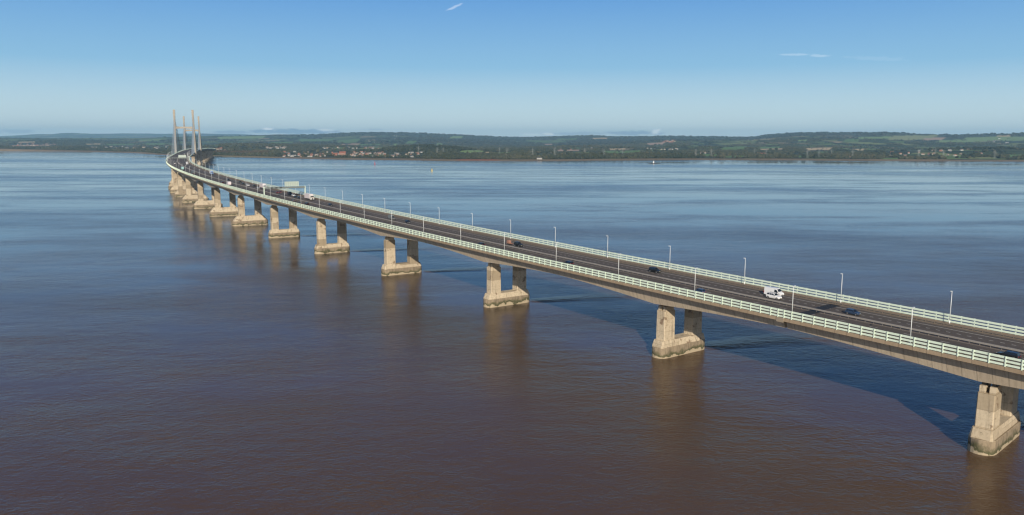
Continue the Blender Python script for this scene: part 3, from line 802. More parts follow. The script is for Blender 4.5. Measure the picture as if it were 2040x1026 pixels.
make_car(1560., 2.3, 'suv', 'white', 'tiny white car between the cable towers')
# near carriageway, driving away
make_car(-3.6, -6.1, 'estate', 'black', 'black estate car driving away at the right edge of the photo', True)
make_car(84., -7.4, 'hatch', 'blue', 'blue hatchback half hidden behind the near wind barrier', True)
make_car(147., -7.2, 'estate', 'black', 'black estate car behind the near wind barrier, second from the right', True)
make_car(205., -7.6, 'saloon', 'black', 'low black saloon behind the near wind barrier level with the orange trailer', True)
make_car(421.5, -5.6, 'estate', 'black', 'black estate on the near carriageway level with the white lorry', True)
make_car(425.5, -9., 'saloon', 'black', 'black saloon hidden behind the near barrier beside the lorry', True)
make_car(449., -5.6, 'saloon', 'grey', 'dark grey saloon on the near carriageway just short of the gantry', True)
make_car(524., -8.6, 'hatch', 'navy', 'dark hatchback on the near carriageway just beyond the gantry', True)
make_lorry(623.5, -8.6, 'white', 'pinkish', 'small white box van driving away on the near carriageway', True, L=7.2, Hb=3.6)
make_car(662., -6.2, 'estate', 'black', 'black car driving away ahead of the white box van', True)
make_lorry(817., -8.6, 'grey', 'grey', 'dark grey lorry driving away on the distant near carriageway', True, L=11.)
make_lorry(918.5, -8.7, 'teal', 'teal', 'pale teal box lorry driving away on the distant bend', True, L=11.)
make_car(1100., -5.6, 'hatch', 'white', 'small white car driving away short of the far gantry', True)
#ENVIRONMENT
# ------------------------------------------------------------------ camera model of the photograph (used to lay out the far shore by bearing)
F_PX, YH, ROLL = 1574.4517, 281.98233, .00215353
PITCH = math.atan((513 - YH) / F_PX)
CP, SP, CR, SR = math.cos(PITCH), math.sin(PITCH), math.cos(ROLL), math.sin(ROLL)
def ray(px, py):
    a, b = np.asarray(px, float) - 1020, np.asarray(py, float) - 513
    u = (a * CR + b * SR) / F_PX; v = (-a * SR + b * CR) / F_PX
    X = u; Y = CP - SP * v; Z = -SP - CP * v
    h = np.hypot(X, Y); return np.arctan2(X, Y), Z / h          # bearing, slope
def project(x, y, z):
    Z = z - H_CAM; d = CP * y - SP * Z; v = -(SP * y + CP * Z); u = F_PX * x / d; v = F_PX * v / d
    return 1020 + u * CR - v * SR, 513 + u * SR + v * CR

# value noise
def vnoise(x, y, seed=0):
    xi = np.floor(x).astype(np.int64); yi = np.floor(y).astype(np.int64); fx = x - xi; fy = y - yi
    fx = fx * fx * (3 - 2 * fx); fy = fy * fy * (3 - 2 * fy)
    def hsh(a, b):
        n = (a * 374761393 + b * 668265263 + seed * 982451653) & 0x7fffffff
        n = ((n ^ (n >> 13)) * 1274126177) & 0x7fffffff
        return ((n ^ (n >> 16)) & 0xffff) / 65535.
    return (hsh(xi, yi) * (1 - fx) + hsh(xi + 1, yi) * fx) * (1 - fy) + (hsh(xi, yi + 1) * (1 - fx) + hsh(xi + 1, yi + 1) * fx) * fy
def fbm(x, y, s, o=4, seed=0):
    t = 0; a = .5; n = 0
    for i in range(o):
        t = t + a * vnoise(x / s * 2 ** i + 31.7 * i, y / s * 2 ** i + 17.3 * i, seed + i); n += a; a *= .5
    return t / n

# shoreline and skyline bearings
SH = np.array([(-700, 299), (0, 300.8), (100, 301.8), (200, 303), (260, 304.6), (320, 308.5), (345, 310), (412, 311.6), (470, 313), (545, 315.2), (600, 316.5), (700, 318.6), (800, 319.6), (900, 321), (1040, 321.5), (1120, 320.8), (1200, 320), (1300, 319.3), (1400, 319), (1560, 319.4), (1700, 320.3), (1850, 321.3), (2040, 322), (2800, 324)], float)
_a, _t = ray(SH[:, 0], SH[:, 1]); SH_AZ, SH_D = _a, -H_CAM / _t
def shore(az): return np.interp(az, SH_AZ, SH_D)
SKY = np.array([(-800, 273), (0, 276), (100, 276.5), (200, 276), (270, 275.5), (330, 273.5), (380, 272), (440, 270.5), (480, 271), (550, 268.5), (630, 269), (680, 266), (700, 265), (760, 264), (810, 264.5), (850, 266), (905, 268.5), (960, 271), (1000, 273.5), (1040, 274), (1100, 273), (1160, 270.5), (1180, 270.5), (1220, 273), (1290, 272.5), (1350, 272), (1400, 272.5), (1450, 273), (1490, 273.5), (1520, 270), (1560, 266), (1590, 264), (1640, 264.5), (1720, 265.5), (1760, 264.5), (1800, 266), (1830, 269), (1870, 269.5), (1930, 269.5), (1980, 267.5), (2010, 268), (2040, 265.5), (2300, 266), (2900, 268)], float)
FAR = np.array([(-800, 268), (0, 271), (45, 269), (65, 267.3), (110, 266.8), (120, 265), (145, 264.6), (185, 266.2), (225, 266), (260, 265.5), (330, 266.3), (400, 265.8), (480, 267), (560, 271), (640, 285), (2900, 290)], float)
SKY_AZ, SKY_T = ray(SKY[:, 0], SKY[:, 1]); FAR_AZ, FAR_T = ray(FAR[:, 0], FAR[:, 1])
D_R, D_F = 11500., 25000.
def height(az, D):
    x = D * np.sin(az); y = D * np.cos(az); ds = shore(az)
    e = D - ds
    mud = np.clip(e / 170., 0, 1) * 3.2
    plain = mud + np.clip((e - 170) / 60., 0, 1) * 3.0 + np.clip((e - 250) / 900., 0, 1) * (5 + 10 * (fbm(x, y, 1500, 3, 5) - .3))
    dr = D_R - 1800 * np.interp(az, [.1, .4], [0, 1])
    zr = H_CAM + np.interp(az, SKY_AZ, SKY_T) * dr - 8
    t = np.clip((D - 4200) / (dr - 4200), 0, 1)
    prof = np.where(t < 1, .22 * t + .78 * t ** 2.1, 1)
    back = np.clip((D - dr) / 6000., 0, 1)
    n = fbm(x, y, 2600, 4, 9) - .5
    hill = zr * prof * (1 - .35 * back) + n * 95 * np.sin(np.pi * np.clip(t, 0, 1)) ** 1.0 * (t < 1)
    # low wooded rises near the shore
    def bump(px, d, w, l, hgt):
        a, _ = ray(px, 300); cx, cy = d * math.sin(a), d * math.cos(a); ca, sa = math.cos(a), math.sin(a)
        p = (x - cx) * ca - (y - cy) * sa; q = (x - cx) * sa + (y - cy) * ca
        return hgt * np.exp(-(p / w) ** 2 - (q / l) ** 2)
    z = np.maximum(plain, 0) + np.maximum(hill, 0) * (D > 4200)
    z = z + bump(850, 4300, 260, 350, 30) + bump(560, 5600, 500, 500, 26) + bump(450, 5200, 300, 400, 22) + bump(1170, 5600, 500, 500, 22) + bump(1500, 5200, 520, 400, 20) + bump(1360, 5200, 200, 300, 18) + bump(1950, 4700, 350, 400, 22) + bump(720, 5200, 300, 300, 14)
    zf = H_CAM + np.interp(az, FAR_AZ, FAR_T) * D_F
    tf = np.clip((D - 15500) / (D_F - 15500), 0, 1)
    nf = (fbm(x, y, 3800, 4, 23) - .5) * 130 * np.sin(np.pi * tf)
    z = np.maximum(z, np.where(D > 15500, zf * tf ** 1.6 + nf, -50))
    return z

AZ = np.arange(-.84, .84, .0016)
KD = np.concatenate([[0, .4, 1.], np.cumsum(np.full(14, 1.)) + 1, ])
rel = np.concatenate([np.arange(0, 300, 25), 300 * 1.032 ** np.arange(0, 140)])
rel = rel[rel < 24000]
A2, R2 = np.meshgrid(AZ, rel, indexing='ij')
D2 = shore(A2) + R2
Z2 = height(A2, D2); Z2[:, 0] = -.35
X2 = D2 * np.sin(A2); Y2 = D2 * np.cos(A2)
PX, PY = project(X2, Y2, Z2)

# wooded or open?  (open patches listed by where they lie on the slopes)
GRN, LGR, YGR, TAN, PNK, RED, MAR = (.115, .185, .06), (.19, .27, .10), (.24, .26, .115), (.46, .36, .22), (.38, .27, .20), (.36, .16, .10), (.23, .18, .09)
FIELDS = [(940, 302, 25, 3.2, LGR), (873, 287.6, 10, 1.4, LGR), (910, 273.3, 12, 2.2, LGR), (818, 284, 8, 3, GRN), (788, 288.5, 6, 2, LGR), (735, 288.5, 26, 1.4, GRN), (705, 280, 10, 4, GRN),
  (1132, 299.6, 26, 1.3, PNK), (1227, 297, 18, 1.2, TAN), (1240, 302.5, 40, 2.6, GRN), (1195, 275.6, 14, 1.2, TAN), (1305, 286, 18, 2.0, PNK), (1331, 282.3, 12, 1.4, RED), (1093, 287.6, 9, 1, PNK), (1100, 283, 32, .9, GRN), (1130, 277, 20, .9, GRN),
  (1463, 295.5, 26, 3.2, GRN), (1530, 294, 26, 1.8, GRN), (1538, 297, 26, 1, TAN), (1632, 296.5, 28, 2.6, TAN), (1708, 298, 14, 1.8, TAN), (1413, 309, 22, 2.2, GRN), (1467, 311.5, 26, 1.8, GRN), (1597, 280, 12, 1.8, LGR), (1697, 280, 15, 3.2, GRN),
  (1755, 274, 42, 2.2, LGR), (1817, 274.5, 44, 4.6, YGR), (1860, 277, 20, 2.4, PNK), (1900, 281, 32, 2.6, LGR), (1983, 277, 60, 4.6, LGR), (2000, 270.5, 15, 1.3, TAN), (1775, 316, 18, 1.6, GRN), (1900, 312.5, 26, 1.6, GRN), (2025, 310, 20, 2.6, GRN), (1960, 314.5, 30, 1.2, YGR),
  (309, 287, 20, 1.5, GRN), (238, 288, 30, 1.3, GRN), (185, 287, 16, .8, TAN), (53, 283, 18, 1.1, TAN), (300, 279, 22, 1.3, LGR), (480, 274, 46, 2.6, LGR), (630, 279, 32, 2.6, GRN), (693, 281, 20, 3.4, GRN), (697, 287.5, 18, 1.3, PNK), (60, 290, 40, 1.2, PNK), (420, 290, 20, 1.2, GRN), (560, 284, 22, 1.2, GRN), (1000, 304.5, 20, 1.2, GRN), (968, 303.5, 10, .9, TAN), (1600, 312, 24, 1.2, GRN)]
cover = np.zeros(Z2.shape + (4,), np.float32); cover[..., :3] = (.048, .053, .034)
wood = np.clip((fbm(X2, Y2, 520, 4, 41) - .50) * 9, 0, 1)
wood = np.where(D2 > 5200, np.clip((fbm(X2, Y2, 620, 4, 41) - .535) * 9, 0, 1), wood)
wood = np.maximum(wood, np.clip((fbm(X2, Y2, 2600, 3, 77) - .55) * 8, 0, 1))
wood = np.maximum(wood, np.clip((R2 - 170) / 30, 0, 1) * np.clip((620 - R2) / 150, 0, 1) * (fbm(X2, Y2, 260, 3, 3) > .42))
t_ = 1 - (D_R - D2) / D_R
wood = np.maximum(wood, np.clip((PY < np.interp(A2, SKY_AZ, SKY[:, 1]) + 6) & (D2 < 15000) & (PX > 600), 0, 1) * .9)
openm = np.zeros(Z2.shape)
for fx, fy, hw, hh, c in FIELDS:
    q = np.maximum(np.abs((PX - fx + (PY - fy) * 1.5) / hw), np.abs((PY - fy + (PX - fx) * .02) / hh)) + (fbm(X2, Y2, 300, 2, int(fx)) - .5) * .25
    m = (q < 1) & (R2 > 150)
    cover[m, :3] = c; cover[m, 3] = 1; openm[m] = 1
wood = wood * (1 - openm)
cover[..., 3] = np.maximum(cover[..., 3], wood * .95)
mud = np.clip((190 - R2) / 40, 0, 1)
mc = np.array([.20, .15, .095]) * (0.75 + .5 * fbm(X2, Y2, 90, 3, 8))[..., None]
marsh = (np.clip((PX - 350) / 30, 0, 1) * np.clip((560 - PX) / 20, 0, 1))[..., None]
mc = mc * (1 - marsh) + np.array(MAR) * marsh
redc = (np.clip((PX - 905) / 10, 0, 1) * np.clip((1000 - PX) / 15, 0, 1) * (R2 > 60))[..., None] * .8
mc = mc * (1 - redc) + np.array([.30, .10, .06]) * redc
cover[..., :3] = cover[..., :3] * (1 - mud[..., None]) + mc * mud[..., None]; cover[..., 3] = np.maximum(cover[..., 3], mud)

def grid_mesh(name, X, Y, Z, mat, col=None):
    na, nr = X.shape; me = bpy.data.meshes.new(name)
    V = np.stack([X, Y, Z], -1).reshape(-1, 3).astype(np.float32)
    i = np.arange(na * nr).reshape(na, nr)
    Fq = np.stack([i[:-1, :-1], i[:-1, 1:], i[1:, 1:], i[1:, :-1]], -1).reshape(-1, 4)
    np_mesh(me, V, Fq); me.materials.append(mat)
    if col is not None:
        ca = me.color_attributes.new('cover', 'FLOAT_COLOR', 'POINT'); ca.data.foreach_set('color', col.reshape(-1).astype(np.float32))
    return me
def np_mesh(me, V, F, smooth=True):
    k = F.shape[1]
    me.vertices.add(len(V)); me.vertices.foreach_set('co', np.ascontiguousarray(V, np.float32).ravel())
    me.loops.add(F.size); me.loops.foreach_set('vertex_index', np.ascontiguousarray(F, np.int32).ravel())
    me.polygons.add(len(F)); me.polygons.foreach_set('loop_start', np.arange(len(F), dtype=np.int32) * k)
    try: me.polygons.foreach_set('loop_total', np.full(len(F), k, np.int32))
    except Exception: pass
    me.polygons.foreach_set('use_smooth', np.full(len(F), smooth))
    me.update(calc_edges=True); me.validate()
land = link('far_shore_land', grid_mesh('far_shore_land', X2, Y2, Z2, land_mat(), cover)); tag(land, 'low green and wooded far shore rising to hills', 'land', None, 'structure')

def land_at(az, D):
    return float(height(np.array([az]), np.array([D]))[0])
def drop(px, py):
    """the point of the land that lies at this bearing and this slope below the camera"""
    a, t = ray(px, py); a = float(a)
    Ds = float(shore(a)) + np.concatenate([np.arange(0, 3000, 12.), np.arange(3000, 20000, 60.)])
    zz = height(np.full(Ds.shape, a), Ds)
    _, yy = project(Ds * math.sin(a), Ds * math.cos(a), zz)
    k = np.argmax(yy <= py) if (yy <= py).any() else len(Ds) - 1
    return Ds[k] * math.sin(a), Ds[k] * math.cos(a), float(zz[k])
def sea(px, py):
    a, t = ray(px, py); D = -H_CAM / float(t); return D * math.sin(a), D * math.cos(a)

# ------------------------------------------------------------------ woods: every crown a ragged clump
bm = bmesh.new(); bmesh.ops.create_icosphere(bm, subdivisions=2, radius=1); bm.verts.ensure_lookup_table()
ICO_V = np.array([v.co[:] for v in bm.verts]); ICO_F = np.array([[v.index for v in f.verts] for f in bm.faces]); bm.free()
bm = bmesh.new(); bmesh.ops.create_icosphere(bm, subdivisions=1, radius=1); bm.verts.ensure_lookup_table()
ICO1_V = np.array([v.co[:] for v in bm.verts]); ICO1_F = np.array([[v.index for v in f.verts] for f in bm.faces]); bm.free()
def clumps(name, x, y, z, r, hgt, tint, mat, label, cat, lo=False):
    BV, BF = (ICO1_V, ICO1_F) if lo else (ICO_V, ICO_F)
    n = len(x); nv = len(BV)
    jit = 1 + (RNG.random((n, nv, 1)) - .5) * .75
    a = RNG.random(n) * 6.28; ca, sa = np.cos(a), np.sin(a)
    P = BV[None] * jit
    V = np.stack([(P[..., 0] * ca[:, None] - P[..., 1] * sa[:, None]) * r[:, None] + x[:, None],
                  (P[..., 0] * sa[:, None] + P[..., 1] * ca[:, None]) * r[:, None] + y[:, None],
                  P[..., 2] * hgt[:, None] * .5 + (z + hgt * .45)[:, None]], -1).reshape(-1, 3)
    Fc = (BF[None] + (np.arange(n) * nv)[:, None, None]).reshape(-1, 3)
    me = bpy.data.meshes.new(name); np_mesh(me, V, Fc, False); me.materials.append(mat)
    ca_ = me.color_attributes.new('tint', 'FLOAT_COLOR', 'POINT')
    col = np.ones((n, nv, 4), np.float32); col[..., 0] = np.clip(tint[:, None] + (RNG.random((n, nv)) - .5) * .3, 0, 1)
    ca_.data.foreach_set('color', col.reshape(-1))
    return tag(link(name, me), label, cat, None, 'stuff')
def interp_grid(G, az, D):
    i = np.clip((az - AZ[0]) / (AZ[1] - AZ[0]), 0, len(AZ) - 1.001); r = D - shore(az)
    j = np.clip(np.interp(r, rel, np.arange(len(rel))), 0, len(rel) - 1.001)
    return G[np.round(i).astype(int), np.round(j).astype(int)]
TOWNS = [(545, 294.5, 28, 1.5), (640, 307, 85, 5.5), (700, 295.5, 62, 1.8), (770, 307.5, 80, 5), (65, 289, 45, 2.5), (260, 294, 80, 2.5), (430, 299, 22, 3), (1400, 305.5, 22, 1.2), (1320, 298, 25, 2), (1850, 304, 90, 5), (1560, 307, 60, 2), (1330, 281, 14, 2)]
def town_mask(px, py):
    m = np.zeros(px.shape, bool)
    for fx, fy, hw, hh in TOWNS: m |= ((px - fx) / hw) ** 2 + ((py - fy) / hh) ** 2 < 1
    return m
AZLIM = .62
def clear_view(x, y, z, h):
    """no tree where it would stand between the bridge and a field or a row of houses"""
    px, pb = project(x, y, z); _, pt = project(x, y, z + h); ok = np.ones(len(x), bool); rnd = RNG.random(len(x))
    for fx, fy, hw, hh, c in FIELDS: ok &= ~((np.abs(px - fx) < hw * .92) & (pt < fy + hh * .5) & (pb > fy - hh * .4) & (rnd < .93))
    for fx, fy, hw, hh in TOWNS: ok &= ~((np.abs(px - fx) < hw) & (pt < fy + hh) & (pb > fy - hh) & (rnd < .88))
    return ok
def scatter(n, r0, r1, rmin, rmax, thr, hedge=False, keep_town=.25, skew=1.0):
    az = (RNG.random(n) * 2 - 1) * AZLIM; rr = r0 + (r1 - r0) * RNG.random(n) ** skew; D = shore(az) + rr
    w = interp_grid(wood, az, D); op = interp_grid(openm, az, D)
    x, y = D * np.sin(az), D * np.cos(az); z = height(az, D); px, py = project(x, y, z)
    k = (w > thr + RNG.random(n) * .25) & (op < .5) & clear_view(x, y, z, 12 if rmax < 10 else 13)
    tm = town_mask(px, py); k &= (~tm) | (RNG.random(n) < keep_town)
    x, y, z, D = x[k], y[k], z[k], D[k]; m = len(x)
    r = rmin + (rmax - rmin) * RNG.random(m)
    return x, y, z, r, D, px[k]
LEAF = leaf_mat('woodland_leaves', (.028, .036, .019), (.064, .068, .038), (.115, .10, .055))
LEAF_H = leaf_mat('hill_wood_leaves', (.022, .028, .020), (.046, .050, .034), (.082, .076, .048))
LEAF_B = leaf_mat('autumn_thicket', (.06, .042, .024), (.085, .062, .036), (.11, .085, .05))
x, y, z, r, D, px = scatter(26000, 180, 1100, 4.5, 8.5, .3, skew=1.2)
r *= np.where(fbm(x, y, 160, 2, 61) > .5, 1.2, .8)
clumps('shore_woodland', x, y, z - 1, r, r * (1.3 + RNG.random(len(x)) * .7), np.clip(fbm(x, y, 240, 3, 14) * .9 + RNG.random(len(x)) * .35 - .2, 0, 1), LEAF, 'belt of dark green trees and scrub along the far shore', 'woodland')
x, y, z, r, D, px = scatter(26000, 1000, 4200, 7, 13, .3)
clumps('valley_woodland', x, y, z - 1, r, r * (.85 + RNG.random(len(x)) * .5), np.clip(fbm(x, y, 500, 3, 15) * .9 + RNG.random(len(x)) * .3 - .2, 0, 1), LEAF, 'dark woods and hedges across the low land behind the far shore', 'woodland')
x, y, z, r, D, px = scatter(11000, 4000, 9500, 9, 20, .35)
clumps('hill_woodland', x, y, z - 2, r, r * (.55 + RNG.random(len(x)) * .35), np.clip(fbm(x, y, 900, 3, 16) * .9 + RNG.random(len(x)) * .3 - .2, 0, 1), LEAF_H, 'blue-green woods on the slopes of the far hills', 'woodland', True)
# hedgerows with trees along the field boundaries
hx, hy, hr = [], [], []
for i in range(900):
    a = (random.random() * 2 - 1) * AZLIM; d = float(shore(a)) + 220 + 5200 * random.random() ** 1.4
    th = random.choice((.35, 1.92)) + random.gauss(0, .25); L = random.uniform(90, 380); st = random.uniform(7, 15)
    cx, cy = d * math.sin(a), d * math.cos(a)
    for q in np.arange(0, L, st):
        if random.random() < .25: continue
        hx.append(cx + math.cos(th) * q + random.gauss(0, 2)); hy.append(cy + math.sin(th) * q + random.gauss(0, 2)); hr.append(random.uniform(2.2, 6.5))
hx, hy, hr = map(np.array, (hx, hy, hr)); ha = np.arctan2(hx, hy); hd = np.hypot(hx, hy)
k = (hd > shore(ha) + 200); hx, hy, hr, ha, hd = hx[k], hy[k], hr[k], ha[k], hd[k]
k = clear_view(hx, hy, height(ha, hd), 8); hx, hy, hr, ha, hd = hx[k], hy[k], hr[k], ha[k], hd[k]
hz = height(ha, hd)
clumps('hedgerow_trees', hx, hy, hz - .5, hr, hr * (1.1 + RNG.random(len(hx)) * .8), RNG.random(len(hx)), LEAF, 'hedgerow trees between the fields of the far shore', 'hedgerow', True)
# brown reed and willow thicket left of the town
n = 1500; pxs = 425 + 110 * RNG.random(n); a, _ = ray(pxs, np.full(n, 305.)); a = np.asarray(a); D = shore(a) + 330 + 420 * RNG.random(n)
x, y = D * np.sin(a), D * np.cos(a); z = height(a, D); r = 4 + 3 * RNG.random(n)
clumps('willow_thicket', x, y, z - 1, r, r * (1.9 + RNG.random(n) * .5), RNG.random(n), LEAF_B, 'brown leafless thicket on the far shore beside the end of the bridge', 'thicket')

# ------------------------------------------------------------------ houses of the far shore
WALL = {k: plain('house_wall_' + k, c, .9, 0, .1, .6) for k, c in dict(white=(.50, .48, .44), cream=(.40, .36, .29), brick=(.30, .17, .12), grey=(.34, .32, .29)).items()}
ROOF = {k: plain('house_roof_' + k, c, .9, 0, .15, .8) for k, c in dict(red=(.26, .095, .055), brown=(.16, .10, .07), slate=(.09, .09, .095)).items()}
WIN = plain('house_window', (.03, .035, .04), .2)
def house_mesh(L, W, H, R, wall, roof):
    mb = MB(); l, w = L / 2, W / 2
    mb.box(-l, l, -w, w, -1.5, H, 0)
    mb.add([(-l, -w, H), (-l, w, H), (-l, 0, H + R * .97)], [(0, 1, 2)], 0); mb.add([(l, -w, H), (l, w, H), (l, 0, H + R * .97)], [(0, 1, 2)], 0)
    e = .35
    for sg in (-1, 1):
        mb.loft([[(-l - e, sg * (w + e), H - .25), (l + e, sg * (w + e), H - .25), (l + e, 0, H + R), (-l - e, 0, H + R)], [(-l - e, sg * (w + e), H + .0), (l + e, sg * (w + e), H + .0), (l + e, 0, H + R + .25), (-l - e, 0, H + R + .25)]], mi=1)
    mb.box(l * .5, l * .5 + .9, -.4, .4, H + R * .5, H + R + 1.1, 0)
    for sg in (-1, 1):
        for i in range(int(L // 3)):
            x = -l + 1.5 + i * 3
            for z0 in ((.9, 3.4) if H > 4 else (.9,)): mb.box(x - .55, x + .55, sg * (w + .03) - .04, sg * (w + .03) + .04, z0, z0 + 1.2, 2)
    return mb.mesh('house', [wall, roof, WIN])
HM = {}
def hmesh(kind, wall, roof):
    k = (kind, wall, roof)
    if k not in HM:
        dims = {'small': (8, 7, 4.4, 2.6), 'row': (15, 7.5, 4.6, 2.6), 'low': (10, 7.5, 2.8, 2.2), 'barn': (24, 12, 5, 3.2)}[kind]
        HM[k] = house_mesh(*dims, WALL[wall], ROOF[roof])
    return HM[k]
HLAB = {'white': 'white rendered', 'cream': 'cream', 'brick': 'red brick', 'grey': 'pale grey'}
def put_house(px, py, kind, wall, roof, where, ang=None):
    x, y, z = drop(px, py)
    o = link('house', hmesh(kind, wall, roof), None, (x, y, z), rz=ang if ang is not None else random.uniform(-.5, .5))
    tag(o, f'tiny {HLAB[wall]} {dict(row="terrace", barn="barn", low="bungalow", small="house")[kind]} with {roof} roof, {where}', 'house', f'{HLAB[wall]} {roof}-roofed {kind} buildings {where}')
def cluster(n, x0, x1, y0, y1, kinds, walls, roofs, where):
    for i in range(n):
        put_house(random.uniform(x0, x1), random.uniform(y0, y1), random.choice(kinds), random.choice(walls), random.choice(roofs), where)
WWR = ['white', 'white', 'cream', 'grey', 'brick']
cluster(16, 520, 570, 293.6, 296, ['row', 'row', 'small'], ['white', 'white', 'cream'], ['brown', 'slate'], 'in the white row behind the brown thicket')
cluster(48, 560, 720, 303, 313, ['small', 'row', 'low'], WWR, ['red', 'brown', 'slate'], 'in the waterside town left of centre')
cluster(26, 640, 762, 294, 297.5, ['row', 'small'], WWR, ['brown', 'slate', 'red'], 'on the rise behind the waterside town')
cluster(46, 700, 850, 304, 313.5, ['small', 'row', 'row'], WWR, ['brown', 'slate', 'red'], 'in the white terraces by the shore trees')
cluster(26, 30, 112, 287, 291, ['row', 'small'], ['brick', 'brick', 'cream', 'white'], ['red', 'red', 'brown'], 'in the red town at far left')
cluster(22, 175, 340, 292, 297, ['small', 'low', 'barn'], WWR, ['slate', 'brown'], 'scattered left of the cable towers')
cluster(9, 412, 452, 295.5, 302, ['small', 'row'], ['white', 'brick', 'cream'], ['red', 'brown'], 'beside the land end of the bridge')
cluster(12, 1040, 1180, 294, 299, ['small', 'low'], WWR, ['slate', 'brown'], 'along the pink field right of centre')
cluster(10, 1290, 1350, 296, 299.5, ['low', 'small'], ['cream', 'white'], ['slate', 'brown'], 'among trees below the quarry fields')
cluster(10, 1322, 1345, 280, 283.5, ['row', 'small'], ['brick', 'cream'], ['red'], 'on the red hillside estate')
cluster(16, 1382, 1424, 304.5, 306.5, ['low', 'small'], ['white', 'white', 'cream'], ['slate', 'brown'], 'in the pale row above the green shore field')
cluster(8, 1478, 1526, 306.5, 310, ['low', 'barn', 'small'], ['white', 'cream'], ['red', 'slate'], 'at the farm beside the shore')
cluster(10, 1480, 1575, 276, 282, ['small'], ['white', 'white', 'cream'], ['slate'], 'high on the hillside')
cluster(12, 1640, 1700, 312.5, 315.5, ['low', 'small'], ['white', 'grey'], ['brown', 'slate'], 'near the jetty on the right-hand shore')
cluster(30, 1755, 1960, 297, 312, ['small', 'low', 'row'], ['white', 'white', 'cream', 'brick'], ['slate', 'brown', 'red'], 'scattered along the right-hand shore')
cluster(6, 1965, 2010, 277, 287, ['small', 'barn'], ['white'], ['slate'], 'on the open slope at far right')
cluster(8, 715, 790, 270, 286, ['small'], ['white', 'cream'], ['slate'], 'on the lower slopes of the wooded ridge')
o = link('house', house_mesh(30, 24, 9, 7, WALL['brick'], ROOF['red']), None, drop(683, 309)); tag(o, 'largest red-roofed gabled hall in the waterside town', 'hall')
o = link('house', house_mesh(26, 20, 7, 6, WALL['brick'], ROOF['red']), None, drop(667, 311)); tag(o, 'lower red-roofed hall just left of the largest one', 'hall')
o = link('house', house_mesh(20, 9, 4.5, 3, WALL['white'], ROOF['slate']), None, drop(1074.5, 317.5)); tag(o, 'lone white house standing right above the mud bank', 'house')

# ------------------------------------------------------------------ electricity pylons
ST = plain('pylon_steel', (.24, .26, .25), .6, .3, .1, .5)
mb = MB(); HP = 36.
def wz(z): return 3.4 * (1 - z / 26) + .8 if z < 26 else .8 * (HP - z) / 10 + .12
lv = [0, 6, 11, 16, 20, 23, 26, 29, 31, 33.5, HP]
for sx in (-1, 1):
    for sy in (-1, 1):
        for a, b in zip(lv[:-1], lv[1:]): mb.bar((sx * wz(a), sy * wz(a), a), (sx * wz(b), sy * wz(b), b), .24, .24)
for a, b in zip(lv[:-1], lv[1:]):
    for s1 in (-1, 1):
        mb.bar((-wz(a), s1 * wz(a), a), (wz(b), s1 * wz(b), b), .15, .15); mb.bar((wz(a), s1 * wz(a), a), (-wz(b), s1 * wz(b), b), .15, .15)
        mb.bar((s1 * wz(a), -wz(a), a), (s1 * wz(b), wz(b), b), .15, .15)
PYL_BODY = mb.mesh('lattice_mast', ST)
def arm_mesh(z, L):
    m2 = MB()
    for sg in (-1, 1):
        for sy in (-1, 1): m2.bar((sg * wz(z), sy * wz(z), z), (sg * L, 0, z + .2), .2, .2); m2.bar((sg * wz(z + 2), sy * wz(z + 2), z + 2), (sg * L, 0, z + .2), .15, .15)
        m2.tube((sg * L, 0, z + .2), (sg * L, 0, z - 2.2), .18, .18, 6)
    return m2.mesh('cross_arm', ST)
ARMS = [arm_mesh(23, 6.5), arm_mesh(27, 7.8), arm_mesh(31, 6)]
PL = [(834, 306), (871, 309.5), (883, 310), (1010, 311), (995, 309), (1061, 313), (1105, 313.5), (1165, 311), (1203, 314.5), (1240, 314.5), (1386, 314), (1417, 313), (1503, 311.5), (1526, 311), (1608, 315.5), (1631, 315.5), (1656, 313.5), (1698, 315.5), (1829, 315.5), (1863, 310.5), (1879, 315.5), (1981, 317)]
for i, (px, py) in enumerate(sorted(PL)):
    r = empty('electricity_pylon', drop(px, py), random.uniform(-.5, .5), f'grey lattice electricity pylon on the far shore, {ordinal(i + 1)} from the left', 'pylon', 'electricity pylons on the far shore')
    link('lattice_mast', PYL_BODY, r)
    for a in ARMS: link('cross_arm', a, r)

# ------------------------------------------------------------------ sea marks
def buoy(px, py, col, topcol, h, label, cone):
    x, y = sea(px, py); r = empty('channel_buoy', (x, y, 0), 0, label, 'buoy')
    m1 = plain('buoy_' + ('red' if cone else 'yellow'), col, .5); m2 = plain('buoy_top' + str(cone), topcol, .5)
    mb = MB(); mb.loft([[(q[0], q[1], z) for q in [(rr * math.cos(t), rr * math.sin(t)) for t in [i * math.pi / 6 for i in range(12)]]] for z, rr in ((-.4, 1.5), (.2, 1.8), (.9, 1.8), (1.2, 1.2))]); mb.build('float', m1, r)
    mb = MB(); mb.loft([[(q[0], q[1], z) for q in [(rr * math.cos(t), rr * math.sin(t)) for t in [i * math.pi / 6 for i in range(12)]]] for z, rr in ((1.2, 1.1), (h * .7, .75), (h * .72, .3))]); mb.build('tower', m1, r)
    mb = MB()
    if cone:
        mb.tube((0, 0, h * .72), (0, 0, h * .8), .12, .12); mb.tube((0, 0, h * .8), (0, 0, h), .7, .7, 12)
    else:
        mb.tube((0, 0, h * .7), (0, 0, h * .86), .8, .05, 12); mb.tube((0, 0, h * .84), (0, 0, h), .8, .05, 12)
    mb.build('topmark', m2, r)
buoy(746.8, 327.5, (.55, .05, .045), (.55, .05, .045), 9.0, 'small red channel buoy floating off the waterside town', True)
buoy(860.5, 340.5, (.75, .55, .10), (.03, .03, .03), 7.8, 'small yellow buoy with black top alone on the open water', False)
x, y = sea(1302, 326.2); 
ROCKM = plain('rock_dark', (.045, .04, .032), .9, 0, .3, .4)
